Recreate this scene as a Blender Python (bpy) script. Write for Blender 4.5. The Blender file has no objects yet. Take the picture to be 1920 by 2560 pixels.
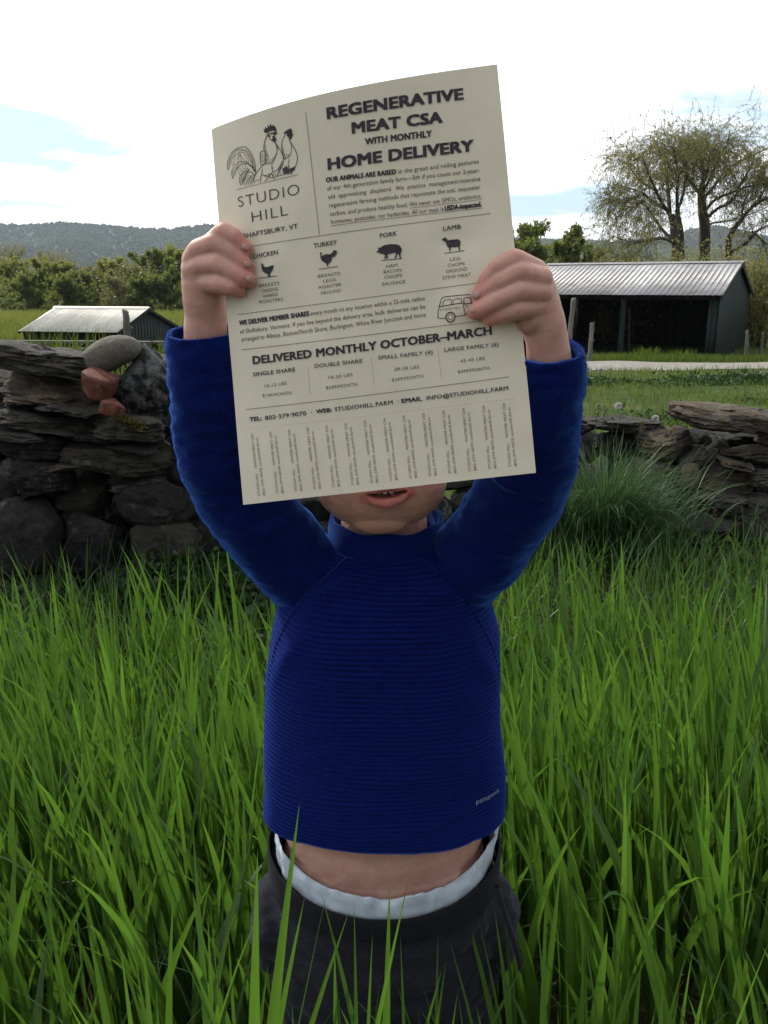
import bpy, bmesh, math, random
import numpy as np
from mathutils import Vector, Matrix, Euler, noise as mnoise
R = math.radians
C = bpy.context.scene.collection

# ---------------------------------------------------------------- camera
PITCH = R(14.86); CAMZ = .95; FPX = 2130.0
cam_d = bpy.data.cameras.new('camera'); cam = bpy.data.objects.new('camera', cam_d); C.objects.link(cam)
cam_d.sensor_fit = 'VERTICAL'; cam_d.sensor_height = 24; cam_d.lens = 24 * FPX / 2560
cam_d.clip_start = .02; cam_d.clip_end = 20000
cam.location = (0, 0, CAMZ); cam.rotation_euler = (R(90) - PITCH, 0, 0)
bpy.context.scene.camera = cam

# ---------------------------------------------------------------- light and sky
SUN_EL, SUN_AZ = R(38), R(-38)          # azimuth from +Y, clockwise positive: the sun stands behind the child, to the left
sdir = Vector((math.sin(SUN_AZ) * math.cos(SUN_EL), math.cos(SUN_AZ) * math.cos(SUN_EL), math.sin(SUN_EL)))
sd = bpy.data.lights.new('sun', 'SUN'); sd.energy = 3.0; sd.angle = R(1.5); sd.color = (1, .93, .80)
so = bpy.data.objects.new('sun', sd); C.objects.link(so); so.rotation_euler = sdir.to_track_quat('Z', 'Y').to_euler()

sc = bpy.context.scene
w = bpy.data.worlds.new('World'); sc.world = w; w.use_nodes = True
nt = w.node_tree; nt.nodes.clear()
def N(tree, typ, **kw):
    n = tree.nodes.new(typ)
    for k, v in kw.items():
        setattr(n, k, v)
    return n
out = N(nt, 'ShaderNodeOutputWorld'); bg = N(nt, 'ShaderNodeBackground'); bg.inputs[1].default_value = .1
sky = N(nt, 'ShaderNodeTexSky'); sky.sky_type = 'NISHITA'; sky.sun_disc = False; sky.sun_elevation = SUN_EL; sky.sun_rotation = SUN_AZ
sky.air_density = 1.3; sky.dust_density = 1.0; sky.ozone_density = 2.0
def M(tree, op, a, b=None, c=None):
    n = N(tree, 'ShaderNodeMath', operation=op)
    for i, v in enumerate((a, b, c)):
        if v is None: continue
        if isinstance(v, (int, float)): n.inputs[i].default_value = v
        else: tree.links.new(v, n.inputs[i])
    return n.outputs[0]
tc = N(nt, 'ShaderNodeTexCoord'); sep = N(nt, 'ShaderNodeSeparateXYZ'); nt.links.new(tc.outputs['Generated'], sep.inputs[0])
zc = M(nt, 'ADD', M(nt, 'MAXIMUM', sep.outputs[2], 0.0), .10)
px_ = M(nt, 'DIVIDE', sep.outputs[0], zc); py_ = M(nt, 'DIVIDE', sep.outputs[1], zc)
cmb = N(nt, 'ShaderNodeCombineXYZ'); nt.links.new(px_, cmb.inputs[0]); nt.links.new(py_, cmb.inputs[1])
nz = N(nt, 'ShaderNodeTexNoise'); nz.inputs['Scale'].default_value = .55; nz.inputs['Detail'].default_value = 8; nz.inputs['Roughness'].default_value = .55
nt.links.new(cmb.outputs[0], nz.inputs['Vector'])
nz2 = N(nt, 'ShaderNodeTexNoise'); nz2.inputs['Scale'].default_value = 3.0; nz2.inputs['Detail'].default_value = 7
nt.links.new(cmb.outputs[0], nz2.inputs['Vector'])
# gaps in the cloud: soft lens-shaped openings of the overcast at given directions (az, el, half width, half height)
def gap(az, el, wa, we, amt):
    d = (math.sin(R(az)) * math.cos(R(el)), math.cos(R(az)) * math.cos(R(el)), math.sin(R(el)))
    az_ = N(nt, 'ShaderNodeMath', operation='ARCTAN2'); nt.links.new(sep.outputs[0], az_.inputs[0]); nt.links.new(sep.outputs[1], az_.inputs[1])
    e_ = M(nt, 'ARCSINE', sep.outputs[2])
    a = M(nt, 'DIVIDE', M(nt, 'SUBTRACT', az_.outputs[0], R(az)), R(wa)); e = M(nt, 'DIVIDE', M(nt, 'SUBTRACT', e_, R(el)), R(we))
    r2 = M(nt, 'ADD', M(nt, 'MULTIPLY', a, a), M(nt, 'MULTIPLY', e, e))
    return M(nt, 'MULTIPLY', M(nt, 'POWER', 2.718, M(nt, 'MULTIPLY', r2, -1.0)), amt)
g = gap(-22.5, 8.3, 7.5, 1.9, .52)
for a in ((-31, 6.2, 8, 1.0, .26), (-22, 4.7, 9, .55, .30), (9, 5.0, 9, 1.0, .50), (25, 17.6, 4.0, .8, .36), (22, 9.5, 8, 2.0, .32), (-60, 12, 18, 5, .25), (70, 14, 20, 6, .25), (150, 25, 40, 8, .3), (-130, 30, 40, 9, .3)):
    g = M(nt, 'ADD', g, gap(*a))
f = M(nt, 'ADD', M(nt, 'MULTIPLY', nz.outputs[0], .25), M(nt, 'MULTIPLY', nz2.outputs[0], .85))
f = M(nt, 'SUBTRACT', M(nt, 'ADD', f, .01), g)
mr = N(nt, 'ShaderNodeMapRange'); mr.interpolation_type = 'SMOOTHSTEP'; mr.inputs[1].default_value = .18; mr.inputs[2].default_value = .46
nt.links.new(f, mr.inputs[0])
mx = N(nt, 'ShaderNodeMix', data_type='RGBA'); nt.links.new(mr.outputs[0], mx.inputs[0])
hsv = N(nt, 'ShaderNodeMix', data_type='RGBA', blend_type='MIX'); hsv.inputs[0].default_value = .75
nt.links.new(sky.outputs[0], hsv.inputs[6]); hsv.inputs[7].default_value = (7.2, 9.6, 12.0, 1)
nt.links.new(hsv.outputs[2], mx.inputs[6]); 
# thin cloud scatters forwards: it is brighter on the sun's side of the sky
dt = N(nt, 'ShaderNodeVectorMath', operation='DOT_PRODUCT'); nt.links.new(tc.outputs['Generated'], dt.inputs[0]); dt.inputs[1].default_value = sdir[:]
lobe = M(nt, 'POWER', M(nt, 'MAXIMUM', M(nt, 'ADD', M(nt, 'MULTIPLY', dt.outputs['Value'], .5), .5), 0.0), 2.2)
cl = N(nt, 'ShaderNodeVectorMath', operation='SCALE'); cl.inputs[0].default_value = (1, 1.01, 1.03); nt.links.new(M(nt, 'ADD', M(nt, 'MULTIPLY', lobe, 16.0), 4.6), cl.inputs['Scale'])
nt.links.new(cl.outputs[0], mx.inputs[7])
nt.links.new(mx.outputs[2], bg.inputs[0]); nt.links.new(bg.outputs[0], out.inputs[0])
vs = sc.view_settings; vs.view_transform = 'Standard'; vs.look = 'None'; vs.gamma = 1; vs.exposure = .08; vs.use_curve_mapping = False
sc.cycles.max_bounces = 8; sc.cycles.transparent_max_bounces = 8; sc.cycles.volume_bounces = 0
sc.cycles.use_denoising = True

# ---------------------------------------------------------------- helpers
def P(px, py, Y):
    """world point at horizontal distance Y seen at photo position (px, py): used to read real positions off the photograph"""
    x = (px - 960) / FPX; u = (1280 - py) / FPX
    d = Vector((x, math.cos(PITCH) + u * math.sin(PITCH), -math.sin(PITCH) + u * math.cos(PITCH)))
    return Vector((0, 0, CAMZ)) + d * (Y / d.y)

def proj(q):
    x, y, z = q[0], q[1], q[2] - CAMZ
    dep = y * math.cos(PITCH) - z * math.sin(PITCH); up = y * math.sin(PITCH) + z * math.cos(PITCH)
    return 960 + FPX * x / dep, 1280 - FPX * up / dep

def link(name, me, parent=None, mat=None):
    o = bpy.data.objects.new(name, me); C.objects.link(o)
    if parent is not None: o.parent = parent
    if mat is not None and me is not None and not me.materials: me.materials.append(mat)
    return o

def tag(o, label=None, cat=None, group=None, kind=None):
    if label: o['label'] = label
    if cat: o['category'] = cat
    if group: o['group'] = group
    if kind: o['kind'] = kind
    return o

def empty(name, loc, label, cat, group=None, rz=0):
    o = bpy.data.objects.new(name, None); C.objects.link(o); o.location = loc; o.rotation_euler = (0, 0, rz)
    o.empty_display_size = .1
    return tag(o, label, cat, group)

def np_mesh(name, V, F, smooth=False, attrs=None):
    """V (n,3); F either (m,k) array of equal polygons or list of arrays"""
    me = bpy.data.meshes.new(name)
    Fs = F if isinstance(F, list) else [F]
    Fs = [np.asarray(f, dtype=np.int32) for f in Fs if len(f)]
    V = np.asarray(V, dtype=np.float32)
    tot = np.concatenate([np.full(len(f), f.shape[1], np.int32) for f in Fs]); idx = np.concatenate([f.ravel() for f in Fs])
    me.vertices.add(len(V)); me.vertices.foreach_set('co', V.ravel())
    me.loops.add(len(idx)); me.loops.foreach_set('vertex_index', idx)
    me.polygons.add(len(tot)); st = np.concatenate([[0], np.cumsum(tot)[:-1]]).astype(np.int32)
    me.polygons.foreach_set('loop_start', st)
    if smooth: me.polygons.foreach_set('use_smooth', np.ones(len(tot), bool))
    me.update(calc_edges=True)
    for k, a in (attrs or {}).items():
        at = me.attributes.new(k, 'FLOAT', 'POINT'); at.data.foreach_set('value', np.asarray(a, np.float32))
    return me

def bm_mesh(name, bm, smooth=False):
    me = bpy.data.meshes.new(name); bm.to_mesh(me); bm.free()
    if smooth: me.polygons.foreach_set('use_smooth', np.ones(len(me.polygons), bool))
    return me

def box(bm, x0, x1, y0, y1, z0, z1, bev=0, rnd=None):
    vs_ = [bm.verts.new((x, y, z)) for z in (z0, z1) for y in (y0, y1) for x in (x0, x1)]
    fs = [bm.faces.new([vs_[i] for i in q]) for q in ((0, 2, 3, 1), (4, 5, 7, 6), (0, 1, 5, 4), (2, 6, 7, 3), (0, 4, 6, 2), (1, 3, 7, 5))]
    if bev:
        es = {e for f_ in fs for e in f_.edges}
        bmesh.ops.bevel(bm, geom=list(es), offset=bev, segments=1, affect='EDGES')
    return fs

def box_between(bm, a, b, w, h):
    """bar of section w x h from a to b"""
    a = Vector(a); b = Vector(b); d = b - a; L = d.length; d.normalize()
    s = d.cross(Vector((0, 0, 1)));
    if s.length < 1e-3: s = Vector((1, 0, 0))
    s.normalize(); u = s.cross(d)
    vs_ = []
    for p in (a, b):
        for i, j in ((-1, -1), (1, -1), (1, 1), (-1, 1)):
            vs_.append(bm.verts.new(p + s * (i * w / 2) + u * (j * h / 2)))
    for q in ((3, 2, 1, 0), (4, 5, 6, 7), (0, 1, 5, 4), (1, 2, 6, 5), (2, 3, 7, 6), (3, 0, 4, 7)):
        bm.faces.new([vs_[i] for i in q])

def tubes(polys, sides=5):
    """polys: list of (pts (n,3), radii (n,)) -> V, F quads"""
    Vs, Fs = [], []; base = 0
    ang = np.arange(sides) * 2 * np.pi / sides; ca, sa = np.cos(ang), np.sin(ang)
    for pts, rad in polys:
        pts = np.asarray(pts, float); rad = np.asarray(rad, float); n = len(pts)
        t = np.gradient(pts, axis=0); t /= np.linalg.norm(t, axis=1, keepdims=True) + 1e-12
        up = np.array([0, 0, 1.]) if abs(t[0, 2]) < .9 else np.array([1., 0, 0])
        s = np.cross(t, up); s /= np.linalg.norm(s, axis=1, keepdims=True) + 1e-12
        for i in range(1, n):
            if s[i] @ s[i - 1] < 0: s[i] = -s[i]
        u = np.cross(s, t)
        ring = pts[:, None] + rad[:, None, None] * (s[:, None] * ca[None, :, None] + u[:, None] * sa[None, :, None])
        Vs.append(ring.reshape(-1, 3))
        i = np.arange(n - 1)[:, None] * sides; j = np.arange(sides)[None]; j2 = (j + 1) % sides
        Fs.append(np.stack([i + j, i + j2, i + sides + j2, i + sides + j], -1).reshape(-1, 4) + base)
        base += n * sides
    return np.concatenate(Vs), np.concatenate(Fs)

def catmull(pts, n):
    pts = np.asarray(pts, float); k = len(pts)
    t = np.linspace(0, k - 1, n); i = np.clip(t.astype(int), 0, k - 2); u = (t - i)[:, None]
    g = lambda j: pts[np.clip(j, 0, k - 1)]
    p0, p1, p2, p3 = g(i - 1), g(i), g(i + 1), g(i + 2)
    return .5 * (2 * p1 + (p2 - p0) * u + (2 * p0 - 5 * p1 + 4 * p2 - p3) * u ** 2 + (3 * p1 - p0 - 3 * p2 + p3) * u ** 3)

# ---------------------------------------------------------------- materials
def new_mat(name):
    m = bpy.data.materials.new(name); m.use_nodes = True; t = m.node_tree
    return m, t, t.nodes['Principled BSDF'], t.nodes['Material Output']

def ramp(t, fac, stops):
    r = N(t, 'ShaderNodeValToRGB'); e = r.color_ramp.elements
    e[0].position, e[0].color = stops[0][0], (*stops[0][1], 1); e[1].position, e[1].color = stops[-1][0], (*stops[-1][1], 1)
    for p, c in stops[1:-1]:
        x = e.new(p); x.color = (*c, 1)
    if fac is not None: t.links.new(fac, r.inputs[0])
    return r.outputs[0]

def coord(t, kind='Object', sc_=(1, 1, 1)):
    tc_ = N(t, 'ShaderNodeTexCoord'); mp = N(t, 'ShaderNodeMapping'); t.links.new(tc_.outputs[kind], mp.inputs[0]); mp.inputs['Scale'].default_value = sc_
    return mp.outputs[0]

def noise_n(t, vec, scale, detail=5, rough=.55, dist=0):
    n = N(t, 'ShaderNodeTexNoise'); n.inputs['Scale'].default_value = scale; n.inputs['Detail'].default_value = detail
    n.inputs['Roughness'].default_value = rough; n.inputs['Distortion'].default_value = dist
    if vec is not None: t.links.new(vec, n.inputs['Vector'])
    return n.outputs[0]

def bump(t, h, strength, dist, b, prev=None):
    n = N(t, 'ShaderNodeBump'); n.inputs['Strength'].default_value = strength; n.inputs['Distance'].default_value = dist
    t.links.new(h, n.inputs['Height'])
    if prev is not None: t.links.new(prev, n.inputs['Normal'])
    if b is not None: t.links.new(n.outputs[0], b.inputs['Normal'])
    return n.outputs[0]

def mixc(t, fac, a, b, blend='MIX'):
    n = N(t, 'ShaderNodeMix', data_type='RGBA', blend_type=blend)
    for i, v in ((0, fac), (6, a), (7, b)):
        if isinstance(v, (int, float)): n.inputs[i].default_value = v
        elif isinstance(v, tuple): n.inputs[i].default_value = (*v, 1)
        else: t.links.new(v, n.inputs[i])
    return n.outputs[2]

def pmat(name, stops, scale, rough=.8, bstr=.3, bdist=.01, bscale=None, kind='Object', sc_=(1, 1, 1), metal=0, spec=.3, randomize=0, detail=6):
    m, t, b, o = new_mat(name)
    v = coord(t, kind, sc_)
    if randomize:
        oi = N(t, 'ShaderNodeObjectInfo'); ad = N(t, 'ShaderNodeVectorMath', operation='ADD'); sv = N(t, 'ShaderNodeVectorMath', operation='SCALE'); sv.inputs[0].default_value = (13, 7, 5)
        t.links.new(oi.outputs['Random'], sv.inputs['Scale']); t.links.new(v, ad.inputs[0]); t.links.new(sv.outputs[0], ad.inputs[1]); v = ad.outputs[0]
    c = ramp(t, noise_n(t, v, scale, detail), stops)
    if randomize:
        hs = N(t, 'ShaderNodeHueSaturation'); mr_ = N(t, 'ShaderNodeMapRange'); mr_.inputs[3].default_value = 1 - randomize; mr_.inputs[4].default_value = 1 + randomize
        t.links.new(oi.outputs['Random'], mr_.inputs[0]); t.links.new(mr_.outputs[0], hs.inputs['Value']); t.links.new(c, hs.inputs['Color']); c = hs.outputs[0]
    t.links.new(c, b.inputs['Base Color']); b.inputs['Roughness'].default_value = rough; b.inputs['Metallic'].default_value = metal
    b.inputs['Specular IOR Level'].default_value = spec
    if bstr: bump(t, noise_n(t, v, bscale or scale * 4, detail), bstr, bdist, b)
    return m

def leaf_mat(name, dark, light, trans, tw=.5, rough=.5, spec=.25, tip=None):
    """thin leaf: reflects and lets light through; per-blade tint in the attribute 'tint', position along it in 'along'"""
    m, t, b, o = new_mat(name)
    at = N(t, 'ShaderNodeAttribute', attribute_name='tint'); al = N(t, 'ShaderNodeAttribute', attribute_name='along')
    c = mixc(t, at.outputs['Fac'], dark, light)
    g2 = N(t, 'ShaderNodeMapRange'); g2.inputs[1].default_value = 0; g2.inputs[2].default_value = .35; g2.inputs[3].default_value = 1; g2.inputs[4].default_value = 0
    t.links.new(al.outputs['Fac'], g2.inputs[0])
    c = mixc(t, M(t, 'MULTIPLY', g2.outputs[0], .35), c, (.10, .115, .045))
    if tip:
        g3 = N(t, 'ShaderNodeMapRange'); g3.inputs[1].default_value = .90; g3.inputs[2].default_value = 1
        t.links.new(al.outputs['Fac'], g3.inputs[0]); c = mixc(t, M(t, 'MULTIPLY', g3.outputs[0], .6), c, tip)
    vn = noise_n(t, coord(t, 'Object', (300, 300, 8)), 1.0, 2)
    c = mixc(t, .35, c, mixc(t, vn, (.02, .05, .01), light))
    t.links.new(c, b.inputs['Base Color']); b.inputs['Roughness'].default_value = rough; b.inputs['Specular IOR Level'].default_value = spec
    tr = N(t, 'ShaderNodeBsdfTranslucent'); tcol = mixc(t, at.outputs['Fac'], tuple(x * .75 for x in trans), trans)
    t.links.new(tcol, tr.inputs[0])
    ms = N(t, 'ShaderNodeMixShader'); ms.inputs[0].default_value = tw; t.links.new(b.outputs[0], ms.inputs[1]); t.links.new(tr.outputs[0], ms.inputs[2])
    t.links.new(ms.outputs[0], o.inputs[0])
    return m
# ---------------------------------------------------------------- terrain
def sstep(a, b, x):
    t = np.clip((x - a) / (b - a), 0, 1); return t * t * (3 - 2 * t)
def wob(x, y):
    return .5 * (np.sin(x * .9 + 1.3 * np.sin(y * .5)) * np.sin(y * .7 + .8) + .5 * np.sin(x * 2.3 + y * 1.1) * np.sin(y * 1.9 - x * .6))
def terr(x, y):
    x = np.asarray(x, float); y = np.asarray(y, float)
    z = np.where(y < 3, 0, np.where(y < 28, -.054 * (y - 3), -1.35 - .009 * (np.minimum(y, 260) - 28)))
    z = z - sstep(1.5, 7, -x) * (1.75 * sstep(4, 22, y) - 1.3 * sstep(46, 60, y))
    z = z + wob(x, y) * .03 * (1 + np.clip(y - 3, 0, 40) * .06)
    far = sstep(60, 400, y); z = z - 6 * sstep(90, 500, y)
    return z
def terr1(x, y): return float(terr(x, y))

yy = np.concatenate([np.linspace(-30, 0, 12), np.linspace(.15, 6, 60), np.linspace(6.2, 30, 90), np.linspace(31, 150, 60), np.geomspace(155, 3200, 40)])
xs = np.linspace(-1, 1, 150); xs = np.sign(xs) * (np.abs(xs) ** 1.5)
X = xs[None] * (14 + np.clip(yy, 0, None) * 1.1)[:, None]; Y = np.repeat(yy[:, None], len(xs), 1); Z = terr(X, Y)
n, k = X.shape; i = np.arange(n - 1)[:, None] * k; j = np.arange(k - 1)[None]
F = np.stack([i + j, i + j + 1, i + k + j + 1, i + k + j], -1).reshape(-1, 4)
m_ground, t, b, o = new_mat('ground')
v = coord(t, 'Object'); ln = N(t, 'ShaderNodeVectorMath', operation='LENGTH'); sp = N(t, 'ShaderNodeSeparateXYZ'); t.links.new(v, sp.inputs[0])
near = N(t, 'ShaderNodeMapRange'); near.inputs[1].default_value = 3.0; near.inputs[2].default_value = 4.5; t.links.new(sp.outputs[1], near.inputs[0])
soil = ramp(t, noise_n(t, v, 22, 8), [(.3, (.018, .014, .009)), (.5, (.035, .032, .014)), (.62, (.05, .06, .018)), (.75, (.13, .11, .06))])
mead = ramp(t, noise_n(t, v, 1.6, 10, .65), [(.3, (.022, .040, .010)), (.5, (.040, .068, .014)), (.62, (.07, .088, .026)), (.75, (.13, .11, .07))])
t.links.new(mixc(t, near.outputs[0], soil, mead), b.inputs['Base Color']); b.inputs['Roughness'].default_value = .95; b.inputs['Specular IOR Level'].default_value = .1
bump(t, noise_n(t, v, 40, 8), .7, .02, b)
g_ = tag(link('ground', np_mesh('ground', np.stack([X, Y, Z], -1).reshape(-1, 3), F, True), mat=m_ground), kind='structure')

# gravel road
RY = lambda x: 21.9 - .055 * (x - 8) + .35 * np.sin(x * .25)
xr = np.linspace(-45, 60, 260); rows = []
rr = np.random.default_rng(3)
for q in np.linspace(-1, 1, 9):
    wdt = 2.75 + (.16 * np.sin(xr * 1.7) + rr.normal(0, .09, len(xr))) * (abs(q) > .9)
    yv = RY(xr) + q * wdt; rows.append(np.stack([xr, yv, terr(xr, yv) + .012 + .03 * (1 - q * q)], -1))
Vr = np.stack(rows, 0); n, k = Vr.shape[:2]; i = np.arange(n - 1)[:, None] * k; j = np.arange(k - 1)[None]
F = np.stack([i + j, i + j + 1, i + k + j + 1, i + k + j], -1).reshape(-1, 4)
m_road = pmat('gravel', [(.3, (.13, .12, .105)), (.5, (.21, .20, .18)), (.7, (.30, .285, .26))], 9, .95, .6, .02, 30, detail=10)
tag(link('gravel_road', np_mesh('road', Vr.reshape(-1, 3), F, True), mat=m_road), kind='structure')

# ---------------------------------------------------------------- hills
def hills_z(x, y):
    q = x / y
    s = np.interp(q, [-.8, -.45, -.40, -.36, -.33, -.27, -.24, -.2, -.12, 0, .08, .16, .2, .26, .30, .335, .37, .41, .46, .6, .9],
                     [.062, .066, .0645, .067, .0655, .0605, .060, .0645, .062, .055, .052, .050, .0485, .0465, .049, .058, .064, .056, .045, .036, .03])
    ridge = s * 2600
    tt = np.clip((y - 1500) / 1100, 0, 1)
    foot = -10 - 0 * y
    prof = tt ** 1.15
    z = foot + (ridge - foot) * prof
    z = np.where(y > 2600, ridge - (y - 2600) * .12, z)
    return z + 9 * np.sin(x * .013 + y * .004) * np.sin(y * .009 + x * .002) * tt * (1 - tt) * 3 + 4 * np.sin(x * .031 + y * .017) * tt * (1 - tt) * 4
yh = np.concatenate([np.linspace(1450, 2600, 70), np.linspace(2640, 3300, 12)]); xh = np.linspace(-1.1, 1.15, 260)
Yh = np.repeat(yh[:, None], len(xh), 1); Xh = Yh * xh[None]; Zh = hills_z(Xh, Yh)
n, k = Xh.shape; i = np.arange(n - 1)[:, None] * k; j = np.arange(k - 1)[None]
F = np.stack([i + j, i + j + 1, i + k + j + 1, i + k + j], -1).reshape(-1, 4)
m_hill = pmat('hill_forest_floor', [(.3, (.022, .026, .018)), (.48, (.034, .042, .022)), (.6, (.044, .046, .032)), (.75, (.04, .062, .022))], .006, .95, .5, 8, .05, detail=12)
tag(link('hills', np_mesh('hills', np.stack([Xh, Yh, Zh], -1).reshape(-1, 3), F, True), mat=m_hill), kind='structure')

# far forest covering the hills: one mass
rg = np.random.default_rng(11)
n = 26000
yf = rg.uniform(1500, 2680, n) ** 1.0; xf = yf * rg.uniform(-.62, .62, n)
ns_ = 1500; yf[:ns_] = rg.uniform(2570, 2640, ns_)
zf = hills_z(xf, yf); hf = rg.uniform(6, 12, n); rf = rg.uniform(3, 6.5, n)
oct_ = np.array([[1, 0, .45], [.5, .87, .5], [-.5, .87, .4], [-1, 0, .5], [-.5, -.87, .45], [.5, -.87, .55], [0, 0, 1.]])
Vf = oct_[None] * np.stack([rf, rf, hf], -1)[:, None] * rg.uniform(.75, 1.25, (n, 7, 1)) + np.stack([xf, yf, zf - 1], -1)[:, None]
Vb = np.stack([xf, yf, zf - 2], -1)[:, None]; Vf = np.concatenate([Vf, Vb], 1)
tri = np.array([[i, (i + 1) % 6, 6] for i in range(6)] + [[(i + 1) % 6, i, 7] for i in range(6)])
Ff = (tri[None] + (np.arange(n) * 8)[:, None, None]).reshape(-1, 3)
pn = np.array([mnoise.noise(Vector((a * .004, b_ * .004, 0))) for a, b_ in zip(xf, yf)])
tint = np.repeat(np.clip(.5 + pn * .9 + rg.normal(0, .18, n), 0, 1), 8)
m_ff, t, b, o = new_mat('far_trees'); at = N(t, 'ShaderNodeAttribute', attribute_name='tint')
t.links.new(ramp(t, at.outputs['Fac'], [(0, (.022, .026, .018)), (.35, (.036, .042, .026)), (.6, (.048, .060, .024)), (1, (.055, .095, .022))]), b.inputs['Base Color']); b.inputs['Roughness'].default_value = 1; b.inputs['Specular IOR Level'].default_value = 0
tag(link('hillside_forest', np_mesh('forest', Vf.reshape(-1, 3), Ff, False, {'tint': tint}), mat=m_ff), 'far hazy wood covering the long hills', 'forest', kind='stuff')
# ---------------------------------------------------------------- farm buildings
def metal_mat(name, c0, c1, rough, sc_):
    m, t, b, o = new_mat(name); v = coord(t, 'Object', sc_)
    oi = N(t, 'ShaderNodeObjectInfo')
    c = ramp(t, noise_n(t, v, 2.2, 8, .65), [(.3, c0), (.7, c1)])
    hs = N(t, 'ShaderNodeHueSaturation'); mr_ = N(t, 'ShaderNodeMapRange'); mr_.inputs[3].default_value = .82; mr_.inputs[4].default_value = 1.08
    t.links.new(oi.outputs['Random'], mr_.inputs[0]); t.links.new(mr_.outputs[0], hs.inputs['Value']); t.links.new(c, hs.inputs['Color'])
    t.links.new(hs.outputs[0], b.inputs['Base Color']); b.inputs['Metallic'].default_value = .75; b.inputs['Roughness'].default_value = rough
    st = ramp(t, noise_n(t, coord(t, 'Object', (9, .8, .8)), 1.6, 8, .7), [(.52, (0, 0, 0)), (.68, (1, 1, 1))])
    t.links.new(mixc(t, M(t, 'MULTIPLY', st, .45), hs.outputs[0], (.13, .10, .075)), b.inputs['Base Color'])
    bump(t, noise_n(t, v, 3, 4), .3, .03, b)
    return m
m_roof = metal_mat('roof_metal', (.20, .20, .205), (.34, .34, .35), .55, (1, 1, 1))
m_roof2 = metal_mat('roof_metal_pale', (.54, .53, .48), (.66, .65, .60), .38, (1, 1, 1))
m_gboard = pmat('green_boards', [(.3, (.0016, .009, .0085)), (.6, (.003, .014, .0125)), (.8, (.0045, .020, .017))], 3, .75, .3, .005, 12, sc_=(4, 4, .6), randomize=.12)
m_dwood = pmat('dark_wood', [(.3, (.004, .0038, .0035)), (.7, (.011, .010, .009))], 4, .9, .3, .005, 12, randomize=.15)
m_gwood = pmat('weathered_wood', [(.3, (.06, .057, .05)), (.5, (.12, .115, .10)), (.75, (.21, .20, .18))], 6, .9, .5, .01, 30, sc_=(5, 5, .7), randomize=.15)
m_bwood = pmat('grey_plank_wood', [(.3, (.045, .042, .04)), (.7, (.13, .125, .12))], 5, .9, .4, .006, 25, sc_=(.5, 4, 4), randomize=.15)

def roof_sheet(parent, A, B, Cc, D, ribs, rib_h, mat, name='roof_panel'):
    """one sheet: A-B eave edge, D-C ridge edge; ribs across its width"""
    A, B, Cc, D = map(lambda q: np.array(q, float), (A, B, Cc, D))
    nrm = np.cross(B - A, D - A); nrm /= np.linalg.norm(nrm)
    prof = []
    for r_ in range(ribs):
        u0 = r_ / ribs
        prof += [(u0, 0), (u0 + .78 / ribs, 0), (u0 + .83 / ribs, 1), (u0 + .91 / ribs, 1), (u0 + .96 / ribs, 0)]
    prof.append((1, 0))
    V = []
    for (P0, P1) in ((A, B), (D, Cc)):
        for u, h in prof: V.append(P0 + (P1 - P0) * u + nrm * h * rib_h)
    for (P0, P1) in ((A, B), (D, Cc)):
        for u, h in prof: V.append(P0 + (P1 - P0) * u + nrm * (h * rib_h - .006))
    k = len(prof); i = np.arange(k - 1)
    F = np.concatenate([np.stack([i, i + 1, i + k + 1, i + k], -1), np.stack([i + 2 * k + 1, i + 2 * k, i + 3 * k, i + 3 * k + 1], -1), np.stack([i + 1, i, i + 2 * k, i + 2 * k + 1], -1)])
    return link(name, np_mesh(name, V, F), parent, mat)

def boards(parent, a, b, z0f, z1f, wd, th, mat, nrm, name='board'):
    """vertical boards along a->b (xy), from z0f(t) to z1f(t0..t1)"""
    a = np.array(a, float); b = np.array(b, float); L = np.linalg.norm(b - a); n_ = max(1, int(round(L / wd))); d = (b - a) / L; nrm = np.array(nrm, float)
    rr_ = random.Random(int(L * 100))
    for q in range(n_):
        t0, t1 = q / n_ + .004 / L * 1.0, (q + 1) / n_ - .004 / L
        off = rr_.uniform(0, .006)
        V = []
        for o_ in (off, off + th):
            for tt in (t0, t1):
                p_ = a + d * tt * L + nrm * o_
                V.append((*p_, z0f(tt))); V.append((*p_, z1f(tt)))
        Fq = [(0, 2, 3, 1), (4, 5, 7, 6), (0, 1, 5, 4), (2, 6, 7, 3), (1, 3, 7, 5), (0, 4, 6, 2)]
        link(name, np_mesh(name, V, np.array(Fq)), parent, mat)

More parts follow.
